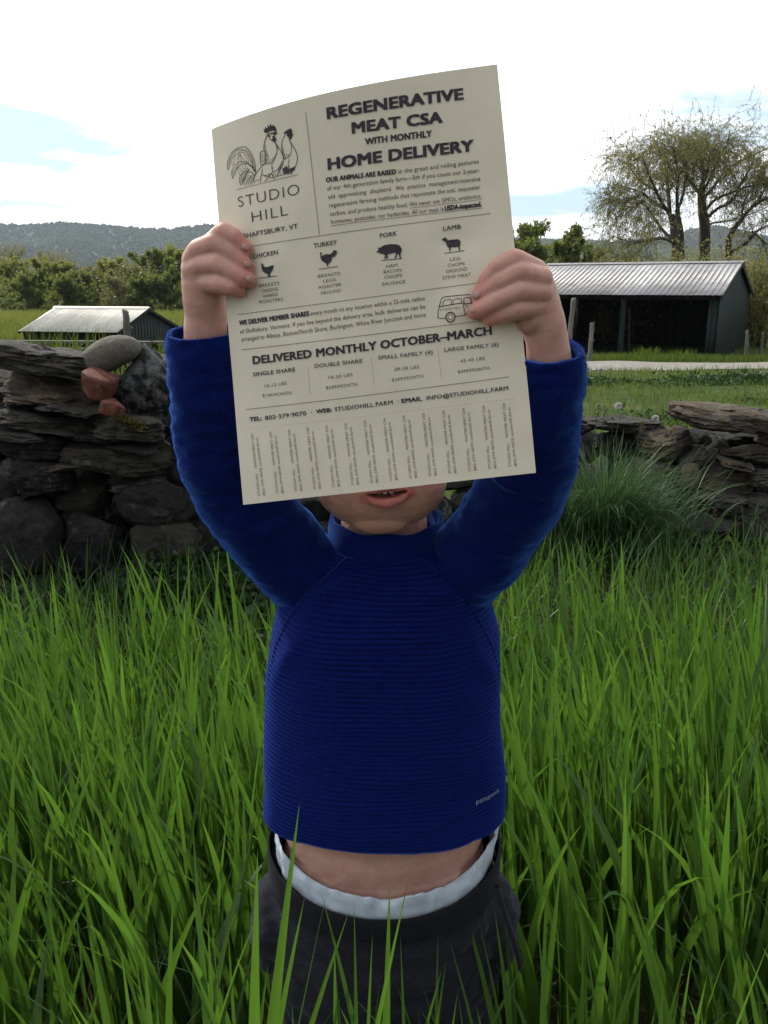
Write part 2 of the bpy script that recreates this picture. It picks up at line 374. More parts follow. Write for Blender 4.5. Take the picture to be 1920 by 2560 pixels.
def barn(root, x0, x1, yf, yb, zg, ze, zr, sheets, ribs, rib_h, mroof, over=.25, openfront=True, posts=(), endcap=.0):
    """gable shed: long side faces -Y. local coordinates of root"""
    ym = (yf + yb) / 2; sl = (zr - ze) / (ym - yf); o_ = over
    eF = ze - sl * o_
    dx = (x1 - x0 + .3) / sheets
    for q in range(sheets):
        a = x0 - .15 + q * dx; b_ = a + dx - .004; lift = .004 * (q % 2)
        roof_sheet(root, (a, yf - o_, eF + lift), (b_, yf - o_, eF + lift), (b_, ym, zr + lift), (a, ym, zr + lift), ribs, rib_h, mroof)
        roof_sheet(root, (b_, yb + o_, eF + lift), (a, yb + o_, eF + lift), (a, ym, zr + lift), (b_, ym, zr + lift), ribs, rib_h, mroof)
    bm = bmesh.new()
    cw = .16
    for s in (-1, 1):
        vs_ = [bm.verts.new(p) for p in ((x0 - .17, ym, zr + rib_h + .03), (x1 + .17, ym, zr + rib_h + .03), (x1 + .17, ym + s * cw, zr - sl * cw + rib_h + .015), (x0 - .17, ym + s * cw, zr - sl * cw + rib_h + .015))]
        bm.faces.new(vs_ if s < 0 else vs_[::-1])
    link('ridge_cap', bm_mesh('ridge_cap', bm), root, mroof)
    # gables and walls of upright boards
    gz = lambda tt: ze - .03 + sl * (min(tt, 1 - tt)) * (yb - yf)
    for (xx, nx) in ((x0, -1), (x1, 1)):
        boards(root, (xx, yf), (xx, yb), lambda tt: zg - .3, gz, .3, .03, m_gboard, (nx, 0))
        bm = bmesh.new()
        for (y0_, z0_, y1_, z1_) in ((yf - o_, eF, ym, zr), (yb + o_, eF, ym, zr)):
            box_between(bm, (xx + nx * .13, y0_, z0_ - .07), (xx + nx * .13, y1_, z1_ - .07), .03, .12)
        link('barge_board', bm_mesh('barge_board', bm), root, m_gboard)
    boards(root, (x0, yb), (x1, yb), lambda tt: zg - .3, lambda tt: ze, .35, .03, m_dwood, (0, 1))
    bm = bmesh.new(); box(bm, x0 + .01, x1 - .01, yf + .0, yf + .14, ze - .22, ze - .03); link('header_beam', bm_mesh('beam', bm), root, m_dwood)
    # rafters
    for q in range(9):
        xx = x0 + .12 + (x1 - x0 - .24) * q / 8
        bm = bmesh.new(); box_between(bm, (xx, yf - o_ + .02, eF - .08), (xx, ym, zr - .08), .045, .12); link('rafter', bm_mesh('rafter', bm), root, m_dwood)
    for (xx, wd) in posts:
        bm = bmesh.new(); box(bm, xx - wd / 2, xx + wd / 2, yf - .02, yf + .14, zg - .3, ze - .225); link('post', bm_mesh('post', bm), root, m_gboard)
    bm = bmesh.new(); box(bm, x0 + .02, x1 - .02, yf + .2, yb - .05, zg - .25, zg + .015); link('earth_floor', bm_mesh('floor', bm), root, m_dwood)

# open run-in barn on the right
YB = 27.6
gz_ = terr1(10.5, YB); a = P(1290, 733, YB); b_ = P(1795, 737, YB)
rb = empty('barn', (b_.x, YB, gz_), 'open fronted dark green barn with ribbed grey metal roof beyond the road', 'barn')
ze = b_.z - gz_ + .06; L = b_.x - a.x + .2
TH = R(30); F_ = P(1795, 737, YB)
def ray_t(px, py, d):      # distance along direction d from the front corner at which it is seen at px
    u = P(px, py, 1.0); k = u.x; return (F_.x - k * F_.y) / (k * d[1] - d[0])
dpt = ray_t(1870, 738, (math.sin(TH), math.cos(TH))); L = ray_t(1290, 735, (-math.cos(TH), math.sin(TH)))
rp = Vector((F_.x + math.sin(TH) * dpt / 2, F_.y + math.cos(TH) * dpt / 2, 0)); zr_ = P(1834, 655, rp.y).z - gz_
rb.rotation_euler = (0, 0, -TH)
print('barn', dpt, L, ze, zr_)
barn(rb, -L, .0, .25, .25 + dpt, 0, ze, zr_, 8, 5, .02, m_roof, .25, True, posts=[(-3.0, .17), (-.11, .2), (-L + .1, .2)])
# front return wall next to the right corner
boards(rb, (-.28, .25), (0, .25), lambda tt: -.3, lambda tt: ze - .22, .14, .03, m_gboard, (0, -1))
bm = bmesh.new(); box_between(bm, (-2.72, -.05, ze - .5), (-2.55, -.25, -.1), .05, .05); link('leaning_stick', bm_mesh('stick', bm), rb, m_dwood)

# long low shed on the left
YS = 41.0
a = P(58, 818, YS); b_ = P(290, 829, YS - .25)
gz_ = a.z - 2.0
rs = empty('shed', (b_.x, YS, gz_), 'low green shed with shining pale corrugated roof behind the fence on the left', 'shed')
TH = R(14); F_ = P(287, 830, YS); rs.rotation_euler = (0, 0, -TH); rs.location.x = F_.x
d2 = ray_t(432, 804, (math.sin(TH), math.cos(TH))); L = ray_t(52, 818, (-math.cos(TH), math.sin(TH)))
ze2 = F_.z - gz_ + .06; zr2 = P(355, 771, YS + d2 / 2 * math.cos(TH)).z - gz_
print('shed', d2, L, ze2, zr2)
barn(rs, -L, 0, .2, .2 + d2, 0, ze2, zr2, 8, 4, .045, m_roof2, .25, True, posts=[(-L + .3, .12), (-1.2, .12)])
boards(rs, (-L + .9, .36), (-.02, .36), lambda tt: -.3, lambda tt: ze2 - .25, .28, .03, m_dwood, (0, -1), 'board')

# ---------------------------------------------------------------- fence on the left: long top plank, dark boards standing in for the shaded void below
YF = 11.5
fz = P(200, 850, YF).z
fr = empty('wooden_fence', (P(200, 850, YF).x, YF, terr1(-4, YF)), 'long weathered board fence with flat top plank in front of the low shed', 'fence')
def loc_(o_, p_): return Vector(p_) - o_.location
xL, xR = P(-260, 850, YF).x, P(520, 850, YF).x
segs = [(xL, P(40, 850, YF).x), (P(40, 850, YF).x, P(380, 850, YF).x), (P(380, 850, YF).x, xR)]
for q, (a_, c_) in enumerate(segs):
    bm = bmesh.new(); z0_ = P(200, 852 + 2 * q, YF).z
    box_between(bm, loc_(fr, (a_ + .01, YF, z0_)), loc_(fr, (c_ - .01, YF - .02, z0_ - .012)), .16, .035); link('top_plank', bm_mesh('top_plank', bm), fr, m_bwood)
for q in range(4):
    for (a_, c_) in segs:
        bm = bmesh.new(); z1_ = P(200, 860, YF).z - .02 - q * .155
        box(bm, a_ + .01 - fr.location.x, c_ - .01 - fr.location.x, .02, .05, z1_ - .145 - fr.location.z, z1_ - fr.location.z); link('board', bm_mesh('board', bm), fr, m_dwood)
for pxx in (-120, 40, 214, 380, 500):
    bm = bmesh.new(); xx = P(pxx, 850, YF).x; box(bm, xx - .05 - fr.location.x, xx + .05 - fr.location.x, .055, .14, -.2, fz - .03 - fr.location.z); link('post', bm_mesh('post', bm), fr, m_bwood)
# low wooden feed trough frame in the grass before it
YT = 9.5
p0, p1 = P(78, 893, YT), P(186, 872, YT)
tz = terr1(p0.x, YT)
tr_ = empty('feed_trough', (p0.x, YT, tz), 'low grey wooden trough standing in grass in front of the board fence', 'trough')
bm = bmesh.new(); x0_, x1_ = 0, p1.x - p0.x; zt = P(130, 874, YT).z - tz
for (yy0, yy1) in ((0, .025), (.35, .375)): box(bm, x0_, x1_, yy0, yy1, zt - .14, zt)
link('side_board', bm_mesh('side_board', bm), tr_, m_bwood)
bm = bmesh.new()
for xx in (x0_ + .002, x1_ - .027): box(bm, xx, xx + .025, .027, .348, zt - .14, zt - .004)
link('end_board', bm_mesh('end_board', bm), tr_, m_bwood)
bm = bmesh.new()
for xx in (x0_ + .03, x1_ - .08):
    for yy0 in (.03, .3): box(bm, xx, xx + .05, yy0, yy0 + .045, -.1, zt - .145)
link('leg', bm_mesh('leg', bm), tr_, m_bwood)

# ---------------------------------------------------------------- fence posts
def fence_post(pxt, pyt, pxb, pyb, Y, wpx, label, group='weathered fence posts of the pasture', seed=0, notch=True):
    top = P(pxt, pyt, Y); bx_ = P(pxb, pyb, Y); gz0 = terr1(bx_.x, Y); r_ = wpx / FPX * Y / 2
    base = Vector((bx_.x, Y, min(gz0, bx_.z) - .15)); rnd = random.Random(seed)
    n_ = 14; S_ = 9; V = []
    for i_ in range(n_ + 1):
        f_ = i_ / n_; c_ = base.lerp(top, f_) + Vector((rnd.uniform(-1, 1), rnd.uniform(-1, 1), 0)) * r_ * .12
        rr_ = r_ * (1.12 - .2 * f_) * (1 + rnd.uniform(-.06, .06))
        for q in range(S_):
            an = q / S_ * 2 * math.pi; k_ = rr_ * (1 + .10 * math.sin(q * 2.3 + seed)); V.append((c_.x + math.cos(an) * k_ - base.x, c_.y + math.sin(an) * k_ - base.y, c_.z - base.z + (.02 * math.sin(an * 1.0 + seed) if i_ == n_ else 0)))
    i = np.arange(n_)[:, None] * S_; j = np.arange(S_)[None]; j2 = (j + 1) % S_
    F = [np.stack([i + j, i + j2, i + S_ + j2, i + S_ + j], -1).reshape(-1, 4), np.array([[n_ * S_ + q for q in range(S_)]])]
    o = link('fence_post', np_mesh('fence_post', V, F), None, m_gwood); o.location = base
    tag(o, label, 'fence post', group)
    if notch:
        bm = bmesh.new(); h_ = (top - base)
        for f_ in (.35, .6, .85):
            c_ = h_ * f_ + Vector((r_ * 1.1, -r_ * .3, 0)); box(bm, c_.x - .008, c_.x + .03, c_.y - .02, c_.y + .02, c_.z - .02, c_.z + .02)
        link('insulator', bm_mesh('insulator', bm), o, m_gwood)
    return o
fence_post(1434, 746, 1421, 830, 24.4, 12, 'leaning grey fence post just above the right sleeve cuff', seed=1)
fence_post(1480, 806, 1474, 890, 25.2, 11, 'upright stubby fence post before the dark barn opening', seed=2)
fence_post(1868, 826, 1867, 896, 26.0, 8, 'thin post at the right back corner of the green barn', seed=3)
fence_post(1907, 832, 1902, 886, 29, 7, 'small leaning post at the right edge past the barn', seed=4)
fence_post(1865, 803, 1864, 842, 38, 4.5, 'far thin fence post seen between barn wall and meadow', seed=6, notch=False)
fence_post(313, 776, 318, 860, 12.2, 18, 'thick bent post standing against the shining shed roof', seed=5)
for q, (px0, Yp, lb) in enumerate(((1878, 50, 'tiny distant post nearest the barn in the meadow row'), (1891, 54, 'tiny distant post, second from the barn'), (1904, 58, 'tiny distant post, third from the barn'), (1915, 62, 'tiny distant post at the photo edge, farthest from the barn'))):
    zt_ = terr1(P(px0, 780, Yp).x, Yp); pt = P(px0, 780, Yp); pt.z = zt_ + .95
    u_, v_ = proj(pt); fence_post(u_, v_, u_, v_ + 36, Yp, 2.6, lb, 'tiny fence posts far across the meadow', seed=10 + q, notch=False)
# ---------------------------------------------------------------- trees
m_bark = pmat('bark', [(.3, (.035, .028, .022)), (.6, (.075, .062, .05)), (.8, (.12, .105, .09))], 3, .95, .5, .02, 14, sc_=(3, 3, .6))
m_wleaf = leaf_mat('willow_leaves', (.12, .125, .035), (.22, .21, .075), (.34, .33, .09), .5)
m_oleaf = leaf_mat('tree_leaves', (.055, .078, .022), (.125, .15, .038), (.25, .30, .06), .45)
m_yleaf = leaf_mat('young_tree_leaves', (.11, .125, .034), (.19, .205, .055), (.36, .39, .08), .5)
m_bleaf = leaf_mat('budding_leaves', (.14, .125, .075), (.21, .195, .09), (.32, .31, .11), .42)

def quads_leaves(pos, size, rng, elong=2.2, droop=False):
    n_ = len(pos); a = rng.normal(size=(n_, 3));
    if droop: a[:, 2] = -np.abs(a[:, 2]) - 1.2
    a /= np.linalg.norm(a, axis=1, keepdims=True)
    b = np.cross(a, rng.normal(size=(n_, 3))); b /= np.linalg.norm(b, axis=1, keepdims=True) + 1e-9
    s = (size * rng.uniform(.6, 1.4, n_))[:, None]
    a = a * s; b = b * s / elong
    V = np.stack([pos, pos + a * .5 + b * .5, pos + a, pos + a * .5 - b * .5], 1).reshape(-1, 3)
    F = np.arange(n_ * 4).reshape(-1, 4)
    return V, F

def willow(name, base, label, trunk_path, limbs, rng, ntw=1200, leaves=26000, size=.085):
    t0 = empty(name, base, label, 'tree', 'willows rising behind the barn')
    B = np.array(base)
    polys = []; tips = []
    def grow(p, d, L, r, depth):
        n_ = 7; pts = [p]; q = np.array(p, float); dd = np.array(d, float)
        for s in range(n_):
            dd = dd + rng.normal(0, .13, 3); dd[2] += .05 if depth < 2 else -.02 * depth
            dd /= np.linalg.norm(dd); q = q + dd * L / n_; pts.append(q.copy())
            if depth < 4 and s >= 1 and rng.random() < (.75 if depth < 3 else .45):
                nd = dd + rng.normal(0, .62, 3); nd[2] += .12; nd /= np.linalg.norm(nd)
                grow(q, nd, L * rng.uniform(.5, .75), r * .5 * (1 - s / 12), depth + 1)
            if depth >= 2: tips.append((q.copy(), dd.copy()))
        polys.append((pts, np.linspace(r, r * .35, n_ + 1)))
        if depth >= 1: tips.append((q.copy(), dd.copy()))
    for path, rad in trunk_path:
        pts = catmull([np.array(p) - B for p in path], 14); polys.append((pts, np.interp(np.linspace(0, 1, 14), np.linspace(0, 1, len(rad)), rad)))
    for path, r in limbs:
        pts = catmull([np.array(p) - B for p in path], 12); polys.append((pts, np.linspace(r, r * .35, 12)))
        L = np.linalg.norm(pts[-1] - pts[0])
        for s in range(3, 12):
            d = pts[s] - pts[s - 1]; d /= np.linalg.norm(d)
            for _ in range(2):
                nd = d + rng.normal(0, .6, 3); nd[2] += .15; nd /= np.linalg.norm(nd)
                grow(pts[s], nd, max(.7, L * rng.uniform(.2, .33)), r * .33 * (1 - s / 16), 2)
        grow(pts[-1], d, L * .2, r * .35, 2)
    polys = [(p_, np.array(r_) * .72) for p_, r_ in polys]; V, F = tubes(polys, 6)
    link('trunk', np_mesh('trunk', V, F, True), t0, m_bark)
    # hanging twigs
    tw = []; lp = []
    idx = rng.integers(0, len(tips), ntw)
    for i_ in idx:
        p, d = tips[i_]; q = p + rng.normal(0, .12, 3); dd = d + rng.normal(0, .5, 3); dd[2] += .1; dd /= np.linalg.norm(dd)
        L = rng.uniform(.5, 1.7) ; pts = [q]; m_ = 6
        for s in range(m_):
            dd = dd + np.array([0, 0, -.15]) + rng.normal(0, .08, 3); dd /= np.linalg.norm(dd); q = q + dd * L / m_; pts.append(q.copy())
        pts = np.array(pts); tw.append((pts, np.linspace(.007, .003, m_ + 1)))
        k_ = max(3, int(leaves / ntw)); f_ = rng.uniform(.15, 1, k_) * m_; i0 = np.clip(f_.astype(int), 0, m_ - 1); u = (f_ - i0)[:, None]
        lp.append(pts[i0] * (1 - u) + pts[i0 + 1] * u)
    V, F = tubes(tw, 3); link('twigs', np_mesh('twigs', V, F), t0, m_bark)
    lp = np.concatenate(lp) + rng.normal(0, .02, (len(np.concatenate(lp)), 3))
    V, F = quads_leaves(lp, size, rng, 3.0, True)
    me = np_mesh('crown', V, F, False, {'tint': np.repeat(rng.random(len(lp)), 4), 'along': np.full(len(V), .6)})
    link('crown', me, t0, m_wleaf)
    return t0
rw = np.random.default_rng(21)
YW = 43.0
def Q(x, y, dy=0):
    y = y if y > 500 else 500 - (500 - y) * .56
    x = x if x > 500 else 500 - (500 - x) * .80
    return tuple(P(1500 + x / 3.95, 280 + y / 3.95, YW + dy))
bx = P(1690, 700, YW); gz_ = terr1(bx.x, YW)
base = (bx.x, YW, gz_)
willow('willow_tree', base, 'wide spring willow with dark forked trunk behind the middle of the barn roof',
    [([base, Q(760, 1400), Q(740, 1250), Q(725, 1080), Q(700, 1020)], [.42, .34, .30, .26, .22]), ([Q(800, 1450, .5), Q(795, 1200, .5), Q(770, 1040, .5), Q(765, 960, .4)], [.25, .22, .18, .15])],
    [([Q(700, 1030), Q(640, 950), Q(520, 890, 1), Q(400, 800, 1.6), Q(230, 750, 2)], .15), ([Q(690, 1010), Q(600, 880, -.6), Q(520, 700, -1.2), Q(450, 560, -1.5), Q(410, 450, -2)], .13),
     ([Q(690, 1000), Q(680, 850), Q(665, 700, .5), Q(640, 500, .8), Q(600, 330, 1)], .14), ([Q(765, 960), Q(760, 800, -.5), Q(770, 600, -1), Q(740, 400, -1.4), Q(720, 250, -1.8)], .12),
     ([Q(770, 960), Q(820, 820, .6), Q(850, 620, 1), Q(830, 480, 1.5), Q(850, 300, 2)], .11), ([Q(720, 1260), Q(640, 1190, 1), Q(540, 1060, 1.6), Q(430, 920, 2), Q(300, 900, 2.3)], .12),
     ([Q(720, 1290), Q(620, 1250, -1), Q(480, 1260, -1.8), Q(300, 1290, -2.4), Q(120, 1250, -2.8)], .11), ([Q(540, 1250, -1.4), Q(400, 1330, -2), Q(280, 1430, -2.5), Q(230, 1480, -2.7)], .06),
     ([Q(400, 870, 1.6), Q(300, 940, 1.8), Q(150, 920, 2), Q(60, 870, 2.4)], .06), ([Q(560, 780, 0), Q(400, 700, 2.5), Q(250, 560, 3), Q(180, 500, 3)], .08)], rw, 2100, 42000)
bx2 = P(1762, 700, YW + 2); base2 = (bx2.x, YW + 2, terr1(bx2.x, YW + 2))
willow('willow_tree', base2, 'taller budding willow with straight pale trunk behind the right end of the barn roof',
    [([base2, Q(1035, 1250, 2), Q(1015, 1000, 2), Q(1000, 830, 2), Q(1010, 700, 2)], [.42, .38, .32, .26, .18])],
    [([Q(1000, 830, 2), Q(930, 730, 2), Q(860, 650, 1.5), Q(850, 520, 1), Q(900, 400, 1)], .14), ([Q(1010, 760, 2), Q(1020, 600, 2.5), Q(1010, 450, 3), Q(960, 300, 3), Q(930, 160, 3)], .13),
     ([Q(1010, 800, 2), Q(1090, 650, 1.5), Q(1150, 520, 1), Q(1200, 350, .6), Q(1250, 200, .3)], .12), ([Q(1015, 860, 2), Q(1120, 740, 3), Q(1230, 590, 3.5), Q(1400, 460, 4), Q(1620, 280, 4)], .12),
     ([Q(1040, 980, 2), Q(1120, 880, 2), Q(1280, 800, 1), Q(1450, 740, .5), Q(1640, 700, 0)], .12), ([Q(1050, 1060, 2), Q(1150, 960, 1.5), Q(1300, 880, 1), Q(1400, 700, 0), Q(1480, 560, 0)], .12),
     ([Q(1050, 1150, 2), Q(1100, 1100, 3), Q(1250, 1080, 4), Q(1400, 1040, 4), Q(1600, 960, 4)], .09), ([Q(1010, 700, 2), Q(1080, 520, 3), Q(1090, 360, 3.5), Q(1060, 200, 3)], .10),
     ([Q(1000, 780, 2), Q(1060, 600, 0), Q(1080, 400, -1), Q(1150, 260, -1)], .09)], rw, 1600, 32000)
bx3 = P(1850, 720, YW + 1); base3 = (bx3.x, YW + 1, terr1(bx3.x, YW + 1))
willow('willow_tree', base3, 'low spreading willow limbs leaning to the right past the barn gable',
    [([base3, Q(1270, 1400, 1), Q(1300, 1200, 1), Q(1400, 1060, 1)], [.26, .22, .18, .15])],
    [([Q(1400, 1060, 1), Q(1460, 980, 1), Q(1560, 900, .5), Q(1700, 830, 0)], .13), ([Q(1270, 1400, 1), Q(1450, 1290, 0), Q(1560, 1170, -.5), Q(1720, 1100, -1)], .12),
     ([Q(1400, 1060, 1), Q(1420, 900, 2), Q(1500, 760, 2.5), Q(1600, 640, 3)], .09), ([Q(1500, 1180, 0), Q(1640, 1300, 0), Q(1760, 1420, 0)], .07), ([Q(1560, 900, .5), Q(1650, 700, 1), Q(1750, 500, 1)], .08)], rw, 500, 10000)

def shrub(name, base, h, wd, label, mat, rng, n_=2600, size=.12, group=None, cat='shrub', stems=9):
    t0 = empty(name, base, label, cat, group)
    polys = []; lp = []
    for s in range(stems):
        a = rng.uniform(0, 2 * np.pi); rad = wd / 2 * math.sqrt(rng.uniform(0, 1)); tip = np.array([math.cos(a) * rad, math.sin(a) * rad * .8, h * rng.uniform(.6, 1)])
        pts = catmull([np.array([0, 0, -.2]) + tip * [.25, .25, 0], tip * [.5, .5, .5], tip], 7); polys.append((pts, np.linspace(.035, .008, 7)))
        k_ = n_ // stems; f_ = rng.uniform(.2, 1, k_)[:, None]; c_ = tip * f_ * np.array([.5, .5, 1]) + tip * np.array([.5, .5, 0]) * f_ ** 2
        lp.append(c_ + rng.normal(0, 1, (k_, 3)) * np.array([wd * .10, wd * .10, h * .09]))
    V, F = tubes(polys, 4); link('stem', np_mesh('stem', V, F), t0, m_bark)
    lp = np.concatenate(lp); lp[:, 2] = np.abs(lp[:, 2])
    V, F = quads_leaves(lp, size, rng, 2.4)
    link('foliage', np_mesh('foliage', V, F, False, {'tint': np.repeat(rng.random(len(lp)), 4), 'along': np.full(len(V), .6)}), t0, mat)
    return t0
rs_ = np.random.default_rng(5)
def at_px(px, Y): x = P(px, 720, Y).x; return (x, Y, terr1(x, Y))
for (px, Y, h, wd, lb) in ((1530, 36, 3.6, 5.0, 'yellow green willow brush left of the two trunks behind the barn roof'), (1640, 37, 3.3, 3.6, 'yellow green brush at the foot of the dark forked willow'),
        (1740, 36, 4.1, 4.2, 'yellow green brush hiding the foot of the straight willow trunk'), (1835, 35, 4.0, 3.8, 'thick olive brush rising behind the barn gable'), (1905, 34.5, 3.6, 3.2, 'dense olive shrub right of the barn at the photo edge'), (1450, 38, 2.6, 3.5, 'low pale brush behind the left part of the barn roof')):
    shrub('shrub', at_px(px, Y), h, wd, lb, m_wleaf, rs_, 5200, .13, 'brush behind the barn', stems=14)

def leafy_tree(base, h, wd, label, mat, rng, n_=2400, size=.30, group=None, trunk_r=.14, open_=.0, name='tree', stems=1):
    t0 = empty(name, base, label, 'tree', group)
    polys = []; cl = []
    for s in range(stems):
        ox = rng.normal(0, wd * .12) if stems > 1 else 0
        tp = [np.array([ox, 0, -.4]), np.array([ox + rng.normal(0, .15), rng.normal(0, .15), h * .35]), np.array([ox * 1.5 + rng.normal(0, .3), rng.normal(0, .3), h * .70]), np.array([ox * 2 + rng.normal(0, .4), rng.normal(0, .4), h * .97])]
        pts = catmull(tp, 12); polys.append((pts, np.linspace(trunk_r, trunk_r * .15, 12)))
        for q in range(24):
            f_ = rng.uniform(.12, .95); i_ = int(f_ * 11); a = rng.uniform(0, 2 * np.pi); prof = math.sin(min(1, (1 - f_) / .72 + .12) * math.pi * .62)
            rad = wd / 2 * max(.25, prof) * rng.uniform(.6, 1.05)
            e_ = pts[i_] + np.array([math.cos(a) * rad, math.sin(a) * rad, rad * rng.uniform(.5, 1.25)])
            pp = catmull([pts[i_], (pts[i_] + e_) / 2 + rng.normal(0, .12, 3), e_], 6); polys.append((pp, np.linspace(trunk_r * .38, trunk_r * .08, 6)))
            for u in (.5, .8, 1.0): cl.append((pp[int(u * 5)], wd * .085 * rng.uniform(.5, 1.5)))
        for q in (8, 10, 11): cl.append((pts[q], wd * .11))
    V, F = tubes(polys, 5); link('trunk', np_mesh('trunk', V, F, True), t0, m_bark)
    c = np.array([q[0] for q in cl]); r = np.array([q[1] for q in cl]); k = rng.integers(0, len(c), n_)
    d = rng.normal(size=(n_, 3)); d /= np.linalg.norm(d, axis=1, keepdims=True); d *= rng.uniform(.2, 1, (n_, 1)) ** .6
    lp = c[k] + d * r[k][:, None] * np.array([1.0, 1.0, 1.25])
    tint = np.clip(rng.random(len(c))[k] * .6 + rng.random(n_) * .4, 0, 1)
    V, F = quads_leaves(lp, size, rng, 1.5)
    link('crown', np_mesh('crown', V, F, False, {'tint': np.repeat(tint, 4), 'along': np.full(len(V), .6)}), t0, mat)
    return t0

# two bushy trees right of the flyer
def tree_px(px, ytop, Y, wpx, label, mat, group, rng, **kw):
    x = P(px, 720, Y).x; z = terr1(x, Y); top = P(px, ytop, Y).z
    return leafy_tree((x, Y, z), top - z, wpx / FPX * Y, label, mat, rng, group=group, **kw)
G = 'trees beyond the barn'
tree_px(1325, 578, 62, 150, 'open crowned green tree just right of the flyer edge above the hand', m_oleaf, G, rs_, n_=8000, size=.24)
tree_px(1432, 590, 64, 110, 'rounded dense green tree above the barn roof, left of the willows', m_oleaf, G, rs_, n_=9000, size=.24)
tree_px(1478, 612, 70, 80, 'smaller round tree tucked between the dense green tree and the willows', m_oleaf, G, rs_, n_=2400, size=.22)
tree_px(1375, 612, 75, 80, 'low green tree in the gap between the open tree and the dense tree', m_yleaf, G, rs_, n_=2000, size=.22)
# wood edge on the left
G = 'trees of the wood edge on the left'
TL_ = [(-60, 640, 112, 130, 'b', 'bare budding tree cut by the left edge of the photo'), (20, 648, 108, 85, 'y', 'loose green tree leftmost in the wood edge'), (50, 622, 122, 90, 'b', 'tall thin grey budding tree above the leftmost green trees'), (88, 690, 98, 80, 'o', 'dark short tree left of the shed roof'),
  (110, 655, 112, 70, 'y', 'green tree over the left corner of the shed roof'), (155, 668, 103, 75, 'y', 'rounded light green tree above the shed ridge, left part'), (130, 640, 128, 80, 'b', 'grey twiggy tree rising behind the rounded light green one'), (205, 690, 100, 65, 'o', 'short dark green tree above the middle of the shed ridge'),
  (195, 665, 118, 70, 'b', 'brownish budding tree over the middle of the shed ridge'), (235, 675, 106, 70, 'b', 'thin budding tree above the bent post'), (262, 664, 112, 70, 'y', 'pale green tree directly above the bent fence post'), (300, 655, 105, 80, 'y', 'bright green tree over the right end of the shed roof'),
  (330, 668, 100, 70, 'b', 'olive twiggy tree right of the bent post'), (360, 645, 115, 80, 'o', 'dense green tree above the shed gable'), (395, 630, 108, 85, 'o', 'large dark green tree left of the raised hand'), (430, 616, 112, 80, 'y', 'highest bright green tree next to the raised hand'),
  (455, 640, 102, 80, 'o', 'dark tree partly behind the raised hand'), (500, 640, 108, 90, 'o', 'tree behind the left sleeve cuff and hand'), (175, 700, 92, 60, 'o', 'low dark bush-like tree peeping over the shed ridge'), (65, 700, 94, 70, 'o', 'low dark tree at the far end of the tall grass'),
  (285, 700, 94, 60, 'b', 'low brown tree at the right end of the shed ridge'), (345, 705, 92, 70, 'o', 'low dark tree over the shed gable slope'), (410, 690, 94, 80, 'o', 'low dark tree between shed gable and hand'), (560, 650, 110, 90, 'o', 'tree behind the left edge of the flyer')]
mm = {'o': m_oleaf, 'y': m_yleaf, 'b': m_bleaf}
for (px, yt, Y, wp, kd, lb) in TL_:
    tree_px(px, yt, Y, wp * 1.15, lb, mm[kd], G, rs_, n_={'o': 6500, 'y': 5200, 'b': 3000}[kd], size=.28 if kd != 'b' else .2, stems=2 if kd == 'b' else 1)
# dark underwood closing the foot of the wood edge: one mass
n_ = 34000; x_ = rs_.uniform(-90, 14, n_); y_ = rs_.uniform(96, 122, n_); hh_ = 3.4 + 1.8 * np.array([mnoise.noise(Vector((a * .16, b_ * .1, 2))) for a, b_ in zip(x_, y_)])
lp = np.stack([x_, y_, terr(x_, y_) + hh_ * rs_.uniform(0, 1, n_) ** .7 * 1.3], -1); V, F = quads_leaves(lp, .42, rs_, 1.5)
tag(link('underwood', np_mesh('underwood', V, F, False, {'tint': np.repeat(rs_.random(n_), 4), 'along': np.full(len(V), .6)}), mat=m_oleaf), 'dark leafy underwood along the foot of the wood edge', 'undergrowth', kind='stuff')
